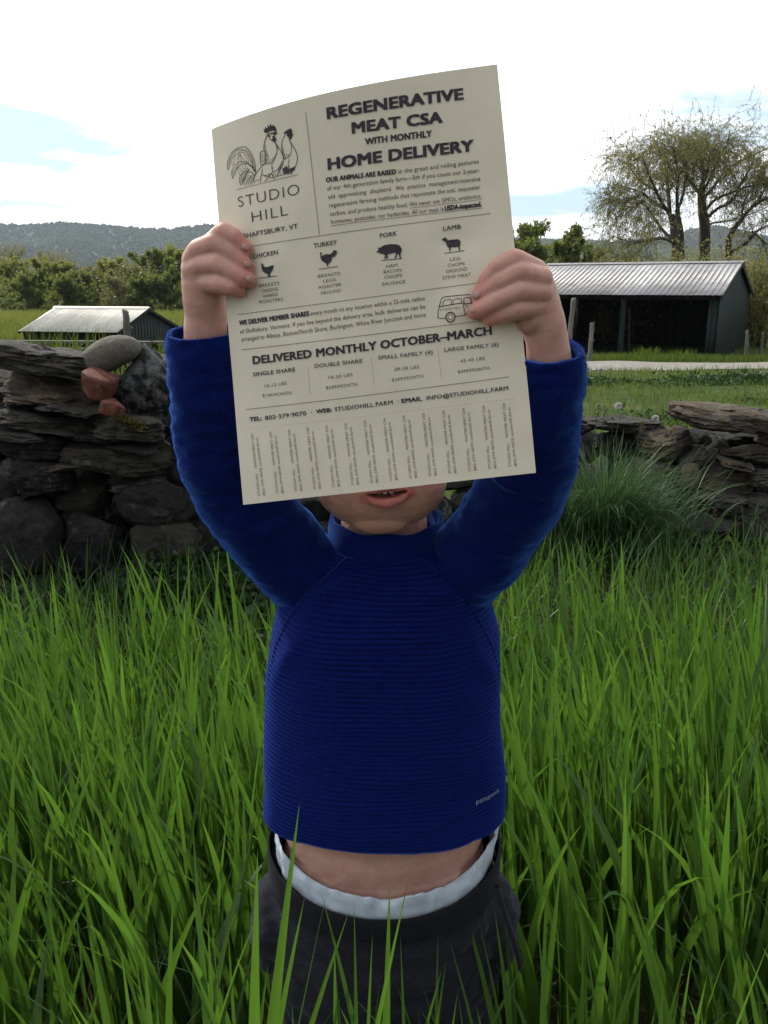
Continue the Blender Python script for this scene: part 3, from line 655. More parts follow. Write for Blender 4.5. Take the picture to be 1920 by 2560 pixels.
# ---------------------------------------------------------------- stones
def stone_mat(name, stops, lichen=.4, strata=0., rnd=.25, lcol=(.30, .31, .29), ns=7):
    m, t, b, o = new_mat(name); v = coord(t, 'Object')
    oi = N(t, 'ShaderNodeObjectInfo'); ad = N(t, 'ShaderNodeVectorMath', operation='ADD'); sv = N(t, 'ShaderNodeVectorMath', operation='SCALE'); sv.inputs[0].default_value = (9, 17, 5)
    t.links.new(oi.outputs['Random'], sv.inputs['Scale']); t.links.new(v, ad.inputs[0]); t.links.new(sv.outputs[0], ad.inputs[1]); v = ad.outputs[0]
    n1 = noise_n(t, v, ns, 10, .62, .4)
    c = ramp(t, n1, stops)
    if strata:
        mp = N(t, 'ShaderNodeMapping'); mp.inputs['Scale'].default_value = (3, 3, 55); t.links.new(v, mp.inputs[0])
        ns = noise_n(t, mp.outputs[0], 1, 6); c = mixc(t, strata, c, ramp(t, ns, [(.3, (.03, .028, .025)), (.7, (.26, .24, .21))]))
    lm = ramp(t, noise_n(t, v, 26, 8, .7), [(.56, (0, 0, 0)), (.63, (1, 1, 1))])
    lp_ = ramp(t, noise_n(t, v, 5, 4, .6), [(.45, (0, 0, 0)), (.6, (1, 1, 1))])
    c = mixc(t, M(t, 'MULTIPLY', M(t, 'MULTIPLY', lm, lp_), lichen), c, lcol)
    fine = noise_n(t, v, 130, 8, .75); c = mixc(t, .6, c, ramp(t, fine, [(.3, (.02, .02, .02)), (.7, (.36, .35, .33))]), 'OVERLAY')
    hs = N(t, 'ShaderNodeHueSaturation'); mr_ = N(t, 'ShaderNodeMapRange'); mr_.inputs[3].default_value = (1 - rnd) * .85; mr_.inputs[4].default_value = (1 + rnd) * .85
    t.links.new(oi.outputs['Random'], mr_.inputs[0]); t.links.new(mr_.outputs[0], hs.inputs['Value']); t.links.new(c, hs.inputs['Color'])
    t.links.new(hs.outputs[0], b.inputs['Base Color']); b.inputs['Roughness'].default_value = .85; b.inputs['Specular IOR Level'].default_value = .3
    p1 = bump(t, n1, .8, .03, None); bump(t, noise_n(t, v, 60, 10, .72), .9, .012, b, p1)
    return m
ms_dark = stone_mat('stone_dark', [(.3, (.010, .010, .010)), (.5, (.026, .025, .024)), (.7, (.060, .058, .054))], .45)
ms_schist = stone_mat('stone_schist', [(.3, (.018, .017, .015)), (.5, (.050, .047, .042)), (.7, (.12, .112, .10))], .35, .35)
ms_brown = stone_mat('stone_brown', [(.3, (.022, .017, .012)), (.46, (.075, .056, .036)), (.56, (.20, .135, .07)), (.72, (.27, .22, .16))], .3, .4, ns=10)
ms_olive = stone_mat('stone_olive', [(.3, (.013, .013, .009)), (.5, (.032, .030, .020)), (.7, (.058, .053, .034))], .3, .1)
ms_speck = stone_mat('stone_speckled', [(.38, (.008, .008, .008)), (.47, (.035, .036, .038)), (.52, (.14, .145, .15)), (.66, (.30, .31, .32))], .7, 0, .05, ns=24)
ms_pale = stone_mat('stone_pale', [(.3, (.20, .18, .155)), (.5, (.29, .265, .23)), (.75, (.37, .345, .30))], .5, 0, .05, (.13, .12, .10), ns=11)
ms_brick = stone_mat('brick_red', [(.3, (.16, .045, .035)), (.5, (.27, .085, .065)), (.62, (.36, .17, .13)), (.75, (.42, .27, .22))], .6, 0, .08, ns=20)
ms_tan = stone_mat('stone_tan', [(.3, (.15, .11, .075)), (.7, (.30, .24, .18))], .1, .1)

ico_cache = {}
def ico(sub):
    if sub not in ico_cache:
        bm = bmesh.new(); bmesh.ops.create_icosphere(bm, subdivisions=sub, radius=1); bm.verts.ensure_lookup_table()
        ico_cache[sub] = (np.array([v_.co[:] for v_ in bm.verts]), np.array([[v_.index for v_ in f_.verts] for f_ in bm.faces])); bm.free()
    return ico_cache[sub]

def nz3(p, s, seed):
    return np.array([mnoise.fractal(Vector(q) * s + Vector((seed * 3.7, seed * 1.3, seed * 7.1)), 1.0, 2.0, 4) for q in p])

def rock_mesh(dims, seed, sub=4, boxy=3.5, cuts=6, rough=.11, strata=.0, peak=None, bean=0, ragged=1.0):
    rng = np.random.default_rng(seed); D, F = ico(sub)
    p = D / (np.abs(D) ** boxy).sum(1, keepdims=True) ** (1 / boxy)
    for _ in range(cuts):
        nrm = rng.normal(size=3); nrm[1] *= .7; nrm /= np.linalg.norm(nrm); d = rng.uniform(.72, 1.02)
        ex = p @ nrm - d; p = p - np.where(ex > 0, ex, 0)[:, None] * nrm * .93
    if peak: p[:, 2] = np.where(p[:, 2] > 0, p[:, 2] * (1 - peak * np.minimum(1, np.abs(p[:, 0] - .1))), p[:, 2])
    if bean:
        p[:, 2] += -bean * (p[:, 0] ** 2) + .12 * np.sin(p[:, 0] * 2.2 + 1.0)
    r = np.array(dims) / 2; mean = r.mean()
    q = p * r
    n1 = nz3(q, 1.1 / mean, seed); n2 = nz3(q, 4.0 / mean, seed + 50)
    amt = mean * rough * (n1 * 1.3 + n2 * .55)
    if strata:
        zz = q.copy(); zz[:, 2] *= 9; zz[:, :2] *= 1.2
        st = nz3(zz, 1.0 / mean, seed + 9); st = np.round(st * 4) / 4 * .6 + st * .4
        horiz = np.sqrt(np.clip(1 - D[:, 2] ** 2, 0, 1)); q[:, :2] *= (1 + strata * st * horiz)[:, None]
    dirn = q / (np.linalg.norm(q, axis=1, keepdims=True) + 1e-9)
    # ridged fractures: creases and ledges
    n3 = nz3(q, 2.2 / mean, seed + 77); n4 = nz3(q * np.array([1, 1, 2.2]), 9.0 / mean, seed + 91)
    amt = amt + mean * rough * (-.9 * (1 - np.minimum(1, np.abs(n3) * 3.2)) * .55 + .22 * n4) * ragged
    q = q + dirn * amt[:, None]
    return q, F

def stone(parent, px, py, wpx, hpx, Y, mat, seed, tilt=0, depth=None, name='stone', sub=4, label=None, yaw=0, **kw):
    c = P(px, py, Y); s = Y * 1.02 / FPX * (math.cos(PITCH) ** 0)
    W_, H_ = wpx * s, hpx * s; Dp = depth or max(.16, min(W_ * .8, .34))
    q, F = rock_mesh((W_, Dp, H_), seed, sub, **kw)
    me = np_mesh(name, q, F, True)
    me.set_sharp_from_angle(angle=R(38)) if hasattr(me, 'set_sharp_from_angle') else None
    o = link(name, me, parent, mat); loc = c + Vector((0, Dp * .30, 0))
    o.location = loc - (parent.location if parent else Vector()); o.rotation_euler = (R(random.Random(seed).uniform(-5, 5)), R(tilt), R(yaw))
    if label and parent: o['label'] = label
    return o

wl = empty('stone_wall', (P(200, 1480, 2.75).x, 2.85, 0), 'high dry stone wall of big dark boulders and slabs left of the child', 'stone wall')
S_ = dict(strata=.15, boxy=5, cuts=6, rough=.11)
B_ = dict(boxy=2.6, cuts=7, rough=.10)
LST = [ # px py w h Y mat seed tilt kw
 (85, 912, 262, 78, 2.60, ms_schist, 1, 9, S_), (20, 985, 120, 60, 2.72, ms_dark, 31, 12, S_), (140, 992, 262, 80, 2.62, ms_brown, 2, 10, S_), (108, 1062, 244, 52, 2.60, ms_schist, 3, 7, S_), (70, 1030, 180, 40, 2.66, ms_dark, 32, 9, S_),
 (300, 1072, 192, 66, 2.58, ms_schist, 4, 5, S_), (225, 1035, 120, 46, 2.70, ms_dark, 33, 8, S_), (362, 985, 178, 236, 2.66, ms_speck, 5, -6, dict(boxy=2.4, cuts=8, rough=.09, peak=.62)),
 (66, 1122, 180, 66, 2.60, ms_dark, 8, 3, S_), (272, 1152, 290, 102, 2.60, ms_olive, 9, 3, dict(boxy=3, cuts=7, rough=.10, strata=.05)), (74, 1205, 172, 112, 2.56, ms_dark, 10, 6, dict(boxy=3, cuts=6, rough=.11, strata=.07)),
 (178, 1252, 176, 104, 2.64, ms_olive, 11, 0, B_), (385, 1262, 214, 142, 2.58, ms_dark, 13, 5, B_), (52, 1362, 176, 236, 2.48, ms_dark, 14, 3, dict(boxy=2.5, cuts=4, rough=.07)), (214, 1385, 188, 206, 2.56, ms_dark, 15, -4, dict(boxy=2.8, cuts=7, rough=.10)),
 (405, 1382, 200, 156, 2.54, ms_olive, 16, 4, dict(boxy=2.4, cuts=4, rough=.08)), (540, 1350, 150, 150, 2.62, ms_dark, 17, 0, B_), (480, 1180, 140, 130, 2.68, ms_dark, 18, 0, B_), (468, 1050, 110, 150, 2.74, ms_speck, 19, 0, B_),
 (133, 902, 84, 40, 2.95, ms_schist, 20, 0, S_), (300, 1275, 90, 120, 2.86, ms_dark, 21, 0, B_), (-60, 1100, 160, 120, 2.7, ms_dark, 22, 0, B_), (-80, 1300, 170, 220, 2.6, ms_dark, 23, 0, B_), (-70, 960, 150, 90, 2.7, ms_schist, 24, 8, S_),
 (560, 1200, 160, 130, 2.72, ms_dark, 25, 0, B_), (90, 1490, 150, 110, 2.45, ms_dark, 26, 0, B_), (300, 1478, 170, 100, 2.50, ms_dark, 27, 0, B_), (470, 1470, 160, 90, 2.52, ms_olive, 28, 0, B_),
 (40, 1092, 150, 24, 2.56, ms_schist, 50, 5, S_), (215, 1098, 130, 22, 2.58, ms_dark, 51, 4, S_), (170, 1020, 170, 20, 2.57, ms_schist, 52, 9, S_), (140, 1168, 150, 22, 2.58, ms_brown, 53, -2, S_), (330, 1122, 120, 20, 2.56, ms_dark, 54, 3, S_), (340, 1218, 130, 26, 2.60, ms_schist, 55, -6, S_), (-5, 1238, 120, 90, 2.60, ms_dark, 56, 0, B_), (600, 1080, 150, 110, 2.8, ms_dark, 41, 0, B_), (640, 1320, 160, 130, 2.66, ms_dark, 42, 0, B_), (700, 1200, 150, 110, 2.8, ms_schist, 43, 4, S_)]
for (px, py, w_, h_, Y, mt, sd_, tl, kw) in LST: stone(wl, px, py, w_, h_, Y, mt, sd_, tl, sub=5 if w_ > 150 else 4, **kw)
# hidden core of the wall: second row standing behind, so the joints are dark and closed
rk = random.Random(8)
for row in range(5):
    for q in range(9):
        stone(wl, -60 + q * 92 + rk.uniform(-15, 15), 1005 + row * 100 + rk.uniform(-10, 10), 120, 116, 3.0, ms_dark, 200 + row * 9 + q, rk.uniform(-8, 8), sub=2, **B_)
# moss cushion on the ledge
rng = np.random.default_rng(4)
mo = []
for _ in range(900):
    u_ = rng.uniform(0, 1); p_ = P(285 + 75 * u_ + rng.normal(0, 3), 1040 + 26 * u_ + rng.normal(0, 4), 2.50 + rng.uniform(-.02, .05)); mo.append(p_[:])
mo = np.array(mo); V, F = quads_leaves(mo, .011, rng, 1.6)
m_moss = leaf_mat('moss', (.05, .05, .015), (.12, .09, .03), (.08, .08, .02), .2)
tag(link('moss', np_mesh('moss', V - np.array(wl.location), F, False, {'tint': np.repeat(rng.random(len(mo)), 4), 'along': np.full(len(V), .6)}), wl, m_moss), kind='stuff')

def lone(name, px, py, w_, h_, Y, mt, seed, tilt, label, cat, group=None, **kw):
    o = stone(None, px, py, w_, h_, Y, mt, seed, tilt, name=name, **kw); return tag(o, label, cat, group)
lone('boulder', 262, 893, 168, 80, 2.62, ms_pale, 61, -22, 'smooth pale egg shaped boulder resting on top of the dark stone wall', 'boulder', boxy=2.15, cuts=0, rough=.03, depth=.12, bean=.10, ragged=0)
lone('brick_fragment', 234, 964, 76, 58, 2.52, ms_brick, 62, 22, 'larger broken pink brick wedged under the pale boulder', 'brick', 'brick fragments on the wall', boxy=9, cuts=2, rough=.035, depth=.12)
lone('brick_fragment', 277, 1022, 54, 36, 2.50, ms_brick, 63, 14, 'small orange red brick piece lying below the larger brick', 'brick', 'brick fragments on the wall', boxy=8, cuts=3, rough=.045, depth=.09)
lone('loose_stone', 411, 915, 56, 38, 2.86, ms_tan, 64, 28, 'tan flat stone behind the speckled rock beside the sleeve', 'stone', boxy=4, cuts=5)
lone('loose_stone', 424, 893, 40, 30, 2.95, ms_brown, 65, 0, 'rough dark brown stone touching the left sleeve', 'stone', boxy=2.6, cuts=6, rough=.12)
lone('pebble', 192, 922, 16, 12, 2.60, ms_pale, 66, 0, 'tiny pale pebble at the left foot of the egg shaped boulder', 'pebble', boxy=2.2, cuts=0, sub=2, depth=.02)

# right wall
wr = empty('stone_wall', (P(1700, 1400, 3.3).x, 3.4, -.02), 'low tumbled wall of brown flat stones on the right', 'stone wall')
RST = [(1842, 1052, 290, 62, 3.12, ms_brown, 101, 6, dict(strata=.09, boxy=3.2, cuts=5, depth=.30)), (1560, 1068, 200, 40, 3.35, ms_schist, 102, 4, S_), (1672, 1115, 132, 66, 3.22, ms_brown, 103, -8, S_), (1757, 1094, 40, 36, 3.3, ms_dark, 104, 0, B_),
 (1795, 1120, 66, 50, 3.25, ms_schist, 105, 12, B_), (1752, 1146, 100, 46, 3.18, ms_schist, 106, -28, S_), (1850, 1100, 110, 34, 3.34, ms_dark, 107, 0, S_), (1885, 1140, 130, 42, 3.14, ms_brown, 108, -3, S_), (1728, 1198, 42, 74, 3.12, ms_brown, 109, 2, dict(boxy=4, cuts=4, depth=.14)),
 (1645, 1205, 132, 92, 3.18, ms_brown, 110, 5, S_), (1820, 1202, 156, 88, 3.14, ms_brown, 111, 6, dict(boxy=3, cuts=7, rough=.11, strata=.06)), (1848, 1168, 80, 28, 3.06, ms_brown, 112, 10, S_), (1912, 1198, 84, 44, 3.08, ms_schist, 113, -4, S_), (1798, 1258, 136, 56, 3.08, ms_schist, 114, 8, S_),
 (1900, 1276, 110, 60, 3.06, ms_schist, 115, 2, S_), (1760, 1326, 220, 74, 3.02, ms_schist, 116, 0, dict(boxy=3, cuts=7, rough=.1, strata=.06)), (1625, 1290, 120, 70, 3.1, ms_brown, 117, -10, S_), (1895, 1338, 110, 66, 3.0, ms_dark, 118, 0, B_), (1620, 1370, 150, 70, 3.05, ms_dark, 119, 0, B_),
 (1560, 1120, 130, 60, 3.4, ms_dark, 120, 0, S_), (1545, 1190, 140, 90, 3.4, ms_dark, 121, 0, B_), (1520, 1290, 150, 100, 3.3, ms_dark, 122, 0, B_), (1960, 1090, 100, 60, 3.2, ms_brown, 123, 0, S_), (1990, 1180, 120, 90, 3.1, ms_dark, 124, 0, B_), (1990, 1290, 120, 110, 3.1, ms_brown, 125, 0, B_),
 (1440, 1070, 110, 46, 3.35, ms_schist, 126, 3, S_), (1430, 1140, 120, 70, 3.35, ms_dark, 127, 0, B_), (1400, 1230, 140, 90, 3.3, ms_dark, 128, 0, B_), (1340, 1130, 120, 70, 3.3, ms_schist, 129, 0, S_), (1450, 1330, 150, 90, 3.2, ms_dark, 130, 0, B_), (1700, 1400, 160, 80, 3.0, ms_dark, 131, 0, B_), (1850, 1410, 170, 80, 2.98, ms_dark, 132, 0, B_)]
for (px, py, w_, h_, Y, mt, sd_, tl, kw) in RST: stone(wr, px, py, w_, h_, Y, mt, sd_, tl, sub=5 if w_ > 125 and sd_ < 118 else 4, **kw)
for row in range(4):
    for q in range(9):
        stone(wr, 1310 + q * 84 + rk.uniform(-15, 15), 1120 + row * 80 + rk.uniform(-10, 10), 104, 92, 3.62, ms_dark, 300 + row * 9 + q, rk.uniform(-8, 8), sub=2, **B_)
# middle stretch of the wall, behind the child
wm = empty('stone_wall', (P(1000, 1400, 3.1).x, 3.1, 0), 'dark middle part of the stone wall seen between the raised arms', 'stone wall')
rk = random.Random(5)
for row in range(4):
    for q in range(6):
        stone(wm, 770 + q * 104 + (row % 2) * 50 + rk.uniform(-12, 12), 1110 + row * 82 + rk.uniform(-8, 8), 128 + rk.uniform(-20, 20), 92 + rk.uniform(-10, 12), 3.0 + rk.uniform(-.06, .06), rk.choice([ms_dark, ms_schist, ms_speck]), 400 + row * 7 + q, rk.uniform(-9, 9), sub=3, **B_)
# ---------------------------------------------------------------- flyer surface (shared with the hands)
FTL, FTR, FBL, FBR = P(528, 323, .676), P(1243, 160, .633), P(608, 1262, .615), P(1340, 1182, .587)
_c = [np.array(q[:]) for q in (FTL, FTR, FBL, FBR)]
PW, PH = 216.0, 279.0
def S(a, b, off=0.0):
    """flyer sheet: a 0..1 left to right, b 0..1 bottom to top; the upper half bows towards the reader"""
    a = np.asarray(a, float)[..., None]; b = np.asarray(b, float)[..., None]
    q = _c[2] * (1 - a) * (1 - b) + _c[3] * a * (1 - b) + _c[0] * (1 - a) * b + _c[1] * a * b
    a_ = np.clip(a, 0, 1)
    w_ = .030 * np.sin(np.pi * a_ ** .85) * np.clip(b, 0, None) ** 1.2
    # slight buckling, strongest beside the two grips
    w_ = w_ + .0007 * np.sin(9 * a + 14 * b) * np.sin(5 * b - 3 * a) + .0022 * np.exp(-((a - .16) / .07) ** 2 - ((b - .60 - .5 * (a - .16)) / .05) ** 2) - .0020 * np.exp(-((a - .20) / .10) ** 2 - ((b - .50 + .4 * (a - .2)) / .045) ** 2) + .0022 * np.exp(-((a - .80) / .08) ** 2 - ((b - .44 - .5 * (a - .8)) / .05) ** 2) - .0018 * np.exp(-((a - .82) / .09) ** 2 - ((b - .60) / .04) ** 2)
    return q + np.concatenate([0 * a, -w_ - off, 0 * a], -1)
ga, gb = np.meshgrid(np.linspace(0, 1, 60), np.linspace(0, 1, 60)); gS = S(ga, gb).reshape(-1, 3)
gU = np.array([proj(q) for q in gS])
def paperY(px, py):
    d = (gU[:, 0] - px) ** 2 + (gU[:, 1] - py) ** 2; return float(gS[np.argmin(d), 1])

# ---------------------------------------------------------------- the child
YC = .745
foot = Vector((0, YC + .01, 0))
person = empty('person', foot, 'small child in a blue ribbed pullover holding a cream flyer before the face', 'person')
spheres = []    # (centre, radii)
def ball(c, r): spheres.append((Vector(c), (r, r, r) if isinstance(r, (int, float)) else r))
def chain(pts, sp=.24):
    """pts: (Vector, r) joints, smooth taper in between"""
    for (a, ra), (b, rb_) in zip(pts[:-1], pts[1:]):
        n_ = max(1, int((b - a).length / (min(ra, rb_) * sp)))
        for i_ in range(n_): f_ = i_ / n_; ball(a.lerp(b, f_), ra + (rb_ - ra) * (f_ * f_ * (3 - 2 * f_)))
    ball(*pts[-1])
V3 = Vector
# head
mo_c = P(967, 1247, .668)                                     # middle of the mouth
ball((-.003, .762, .852), (.070, .084, .086)); ball((-.003, .738, .812), (.0600, .062, .056)); ball((-.003, .730, .798), (.0570, .050, .047)); ball((-.003, .7135, .7865), (.0570, .0400, .0405)); ball((-.003, .722, .80), (.0580, .045, .045))
for s in (-1, 1): ball((-.003 + s * .027, .705, .805), (.0255, .026, .027))
ball((-.003, .699, .7585), (.026, .0170, .0130)); ball((-.003, .700, .780), (.035, .024, .026))
chain([(V3((-.003, .672, .838)), .006), (V3((-.003, .664, .818)), .0075), (V3((-.003, .661, .811)), .009)])       # nose
for s in (-1, 1):
    ball((-.003 + s * .009, .670, .810), .006)
    chain([(V3((-.003 + s * .071, .765, .845)), .006), (V3((-.003 + s * .077, .772, .852)), .006), (V3((-.003 + s * .079, .775, .838)), .006), (V3((-.003 + s * .073, .764, .825)), .0055)])   # ears
    ball((-.003 + s * .03, .690, .862), (.02, .012, .008))
# lips
lipL, lipR = P(913, 1243, .681), P(1024, 1232, .679)
lo = P(968, 1259, .667)
chain([(lipL, .0022), (lipL.lerp(lo, .5) + V3((0, -.0030, -.0010)), .0037), (lo, .0050), (lipR.lerp(lo, .5) + V3((0, -.0030, -.0010)), .0037), (lipR, .0022)], .3)
up = P(967, 1214, .668)
chain([(lipL, .0022), (lipL.lerp(up, .5) + V3((0, -.003, .002)), .0038), (up, .0046), (lipR.lerp(up, .5) + V3((0, -.003, .002)), .0038), (lipR, .0022)], .3)
# neck, trunk
chain([(V3((-.003, .758, .80)), .040), (V3((0, .757, .74)), .040), (V3((0, .755, .70)), .045)])
for z_, a_, b_ in ((.69, .075, .052), (.65, .090, .066), (.60, .094, .072), (.55, .096, .076), (.50, .098, .079), (.46, .0995, .081), (.43, .101, .080), (.39, .104, .080), (.34, .108, .085), (.30, .108, .086)):
    ball((0, .748, z_), (a_, b_, .075 if z_ < .64 else .05))
# arms inside the sleeves
AL = [(V3((-.055, .75, .69)), .034), (P(700, 1360, .735), .026), (P(575, 1195, .70), .0265), (P(520, 960, .672), .0215)]
AR = [(V3((.055, .75, .69)), .034), (P(1215, 1350, .735), .026), (P(1330, 1185, .675), .0265), (P(1352, 1000, .63), .0215)]
zl = lambda x, y, Y: P(430 + x / 6.636, 530 + y / 6.636, Y)
zr = lambda x, y, Y: P(1150 + x / 5.53, 580 + y / 5.53, Y)
def pl(x, y, lift): px, py = 430 + x / 6.636, 530 + y / 6.636; return P(px, py, paperY(px, py) - lift)
def pr(x, y, lift): px, py = 1150 + x / 5.53, 580 + y / 5.53; return P(px, py, paperY(px, py) - lift)
# left-of-picture hand
chain(AL + [(zl(555, 1950, .662), .0165), (zl(560, 1700, .660), .0158), (zl(530, 1450, .657), .0160), (zl(510, 1200, .655), .0158), (zl(485, 950, .654), .0150), (zl(500, 760, .655), .0125)])
chain([(zl(640, 1300, .658), .013), (zl(640, 1000, .657), .012), (zl(680, 760, .657), .010)])
chain([(zl(560, 640, .652), 0.00799), (pl(720, 460, .016), 0.00771), (pl(860, 345, .017), 0.00780), (pl(1020, 420, .014), 0.00705), (pl(1130, 540, .010), 0.00639), (pl(1230, 615, .0068), 0.00564)])
chain([(zl(330, 800, .650), 0.00799), (zl(440, 640, .646), 0.00846), (pl(720, 520, .018), 0.00827), (pl(960, 650, .015), 0.00752), (pl(1130, 800, .011), 0.00658), (pl(1245, 905, .0070), 0.00564)])
chain([(zl(340, 960, .648), 0.00846), (zl(520, 875, .643), 0.00846), (pl(760, 865, .018), 0.00827), (pl(1000, 990, .015), 0.00752), (pl(1160, 1090, .011), 0.00658), (pl(1285, 1135, .0070), 0.00564)])
chain([(zl(380, 1180, .649), 0.00846), (zl(560, 1170, .645), 0.00799), (pl(800, 1195, .016), 0.00752), (pl(980, 1250, .013), 0.00677), (pl(1110, 1305, .0072), 0.00564)])
chain([(zl(600, 1450, .664), .0125), (zl(760, 1250, .670), .0100), (zl(960, 1050, .668), 0.00799), (zl(1100, 930, .664), 0.00705)])      # thumb behind the sheet
# right-of-picture hand
chain(AR + [(zr(1230, 1760, .616), .0160), (zr(1205, 1520, .613), .0152), (zr(1165, 1270, .610), .0150), (zr(1130, 1060, .608), .0138), (zr(1100, 830, .607), .0120), (zr(1070, 620, .608), 0.00921)])
chain([(zr(1000, 1180, .606), .0125), (zr(960, 950, .606), .011), (zr(940, 740, .607), 0.00893)])
chain([(zr(1060, 520, .606), 0.00733), (pr(760, 385, .016), 0.00771), (pr(540, 480, .015), 0.00696), (pr(390, 640, .011), 0.00620), (pr(290, 800, .007), 0.00526)])
chain([(zr(1130, 640, .600), 0.00808), (pr(820, 565, .018), 0.00808), (pr(560, 690, .016), 0.00733), (pr(370, 810, .011), 0.00639), (pr(255, 890, .007), 0.00545)])
chain([(zr(1130, 840, .599), 0.00808), (pr(830, 815, .018), 0.00799), (pr(570, 925, .016), 0.00733), (pr(350, 1045, .0115), 0.00658), (pr(205, 1105, .0075), 0.00583)])
chain([(zr(1080, 1030, .600), 0.00790), (pr(800, 1070, .015), 0.00733), (pr(590, 1130, .012), 0.00658), (pr(420, 1195, .0075), 0.00564)])
chain([(zr(1060, 1330, .618), .0120), (zr(850, 1150, .626), 0.00893), (zr(640, 1000, .622), 0.00771), (zr(520, 930, .616), 0.00677)])
# legs
for s in (-1, 1): chain([(V3((s * .052, .75, .30)), .056), (V3((s * .056, .745, .16)), .042), (V3((s * .056, .755, .05)), .030), (V3((s * .058, .745, .03)), .028), (V3((s * .064, .69, .022)), .022)])

def remesh(name, balls, voxel, smooth_it, sub=3, fac=.5):
    D, F = ico(sub); Vs, Fs = [], []; b0 = 0
    D2, F2 = ico(2)
    for c_, r_ in balls:
        d_, f_ = (D, F) if max(r_) > .0085 else (D2, F2)
        Vs.append(d_ * np.array(r_) + np.array(c_[:])); Fs.append(f_ + b0); b0 += len(d_)
    me = np_mesh(name, np.concatenate(Vs), np.concatenate(Fs)); o = bpy.data.objects.new(name, me); C.objects.link(o)
    m1 = o.modifiers.new('r', 'REMESH'); m1.mode = 'VOXEL'; m1.voxel_size = voxel; m1.adaptivity = 0
    m2 = o.modifiers.new('s', 'SMOOTH'); m2.iterations = smooth_it; m2.factor = fac
    dg = bpy.context.evaluated_depsgraph_get(); me2 = bpy.data.meshes.new_from_object(o.evaluated_get(dg))
    bpy.data.objects.remove(o); bpy.data.meshes.remove(me); me2.name = name
    me2.polygons.foreach_set('use_smooth', np.ones(len(me2.polygons), bool)); return me2
body = remesh('body', spheres, .00115, 5, fac=.5)
nv = len(body.vertices); co = np.empty(nv * 3, np.float32); body.vertices.foreach_get('co', co); co = co.reshape(-1, 3).astype(float)
# open mouth: hollow between the lips
mc = np.array(P(968, 1238, .668)[:]); ax = (np.array(lipR[:]) - np.array(lipL[:])); half = np.linalg.norm(ax) / 2; tl_ = (lipR.z - lipL.z) / (lipR.x - lipL.x)
dx_ = (co[:, 0] - mc[0]) / (half * .92); dz_ = (co[:, 2] - mc[2] - (co[:, 0] - mc[0]) * tl_) / .0023
r2 = dx_ ** 2 + dz_ ** 2; inm = (r2 < 1) & (co[:, 1] < .70)
co[inm, 1] += .013 * np.clip(1 - r2[inm], 0, 1) ** .4
body.vertices.foreach_set('co', co.astype(np.float32).ravel())
# flesh tints that belong to the skin: lips, cheeks, knuckles and fingertips, mouth inside
lip_pts = [np.array(q[:]) for q in catmull([lipL[:], lipL.lerp(lo, .5)[:], lo[:], lipR.lerp(lo, .5)[:], lipR[:]], 40)] + [np.array(q[:]) for q in catmull([lipL[:], lipL.lerp(up, .5)[:], up[:], lipR.lerp(up, .5)[:], lipR[:]], 40)]
dl = np.full(nv, 1.0); face = (co[:, 1] < .71) & (co[:, 2] > .74) & (np.abs(co[:, 0]) < .05)
fi = np.where(face)[0]
if len(fi):
    dd_ = np.min(np.linalg.norm(co[fi][:, None] * [1, .35, 1] - np.array(lip_pts)[None] * [1, .35, 1], axis=2), axis=1); dl[fi] = dd_
lips = 1 - sstep(.0040, .0062, dl)
inside = np.where(inm, np.clip(1.3 - r2, 0, 1), 0)
tips_ = [pl(1230, 615, .007), pl(1245, 905, .007), pl(1285, 1135, .007), pl(1110, 1305, .007), pr(290, 800, .007), pr(255, 890, .007), pr(205, 1105, .0075), pr(420, 1195, .0075)]
flush = np.zeros(nv)
for q in tips_: flush = np.maximum(flush, 1 - sstep(.004, .018, np.linalg.norm(co - np.array(q[:]), axis=1)))
for s in (-1, 1): flush = np.maximum(flush, .95 * (1 - sstep(.008, .032, np.linalg.norm(co - np.array([-.003 + s * .040, .695, .808]), axis=1))))
for k_, a_ in (('lips', lips), ('inside', inside), ('flush', flush)):
    at = body.attributes.new(k_, 'FLOAT', 'POINT'); at.data.foreach_set('value', a_.astype(np.float32))
m_skin, t, b, o = new_mat('skin')
v = coord(t, 'Object'); base_ = ramp(t, noise_n(t, v, 90, 6, .6), [(.3, (.45, .24, .19)), (.5, (.49, .28, .225)), (.7, (.53, .315, .255))])
for nm, col, am in (('flush', (.54, .20, .175), .6), ('lips', (.46, .15, .145), .85), ('inside', (.06, .012, .012), 1.0)):
    a_ = N(t, 'ShaderNodeAttribute', attribute_name=nm); base_ = mixc(t, M(t, 'MULTIPLY', a_.outputs['Fac'], am), base_, col)
t.links.new(base_, b.inputs['Base Color']); b.inputs['Roughness'].default_value = .5; b.inputs['Specular IOR Level'].default_value = .35
b.inputs['Subsurface Weight'].default_value = .5; b.inputs['Subsurface Radius'].default_value = (.011, .004, .002); b.inputs['Subsurface Scale'].default_value = 1.0
p1 = bump(t, noise_n(t, v, 900, 3), .12, .0006, None); bump(t, noise_n(t, v, 190, 6, .7), .35, .0016, b, p1)
def local(me, off=foot): me.transform(Matrix.Translation(-off)); return me
link('body', local(body), person, m_skin)
# teeth
m_tooth = pmat('tooth', [(.3, (.55, .50, .42)), (.7, (.66, .61, .53))], 60, .3, 0, spec=.5)
for (tx, w_) in ((-.0074, .0040), (-.0027, .0050), (.0026, .0050), (.0072, .0040)):
    D, F = ico(2); q = D / (np.abs(D) ** 3).sum(1, keepdims=True) ** (1 / 3) * np.array([w_ / 2, .0016, .0036]); me = np_mesh('tooth', q, F, True)
    o_ = link('tooth', me, person, m_tooth); o_.location = V3((mc[0] + .0008 + tx, .6735 + abs(tx) * .12, mc[2] + .0026 + abs(tx) * .18 + tx * tl_)) - foot
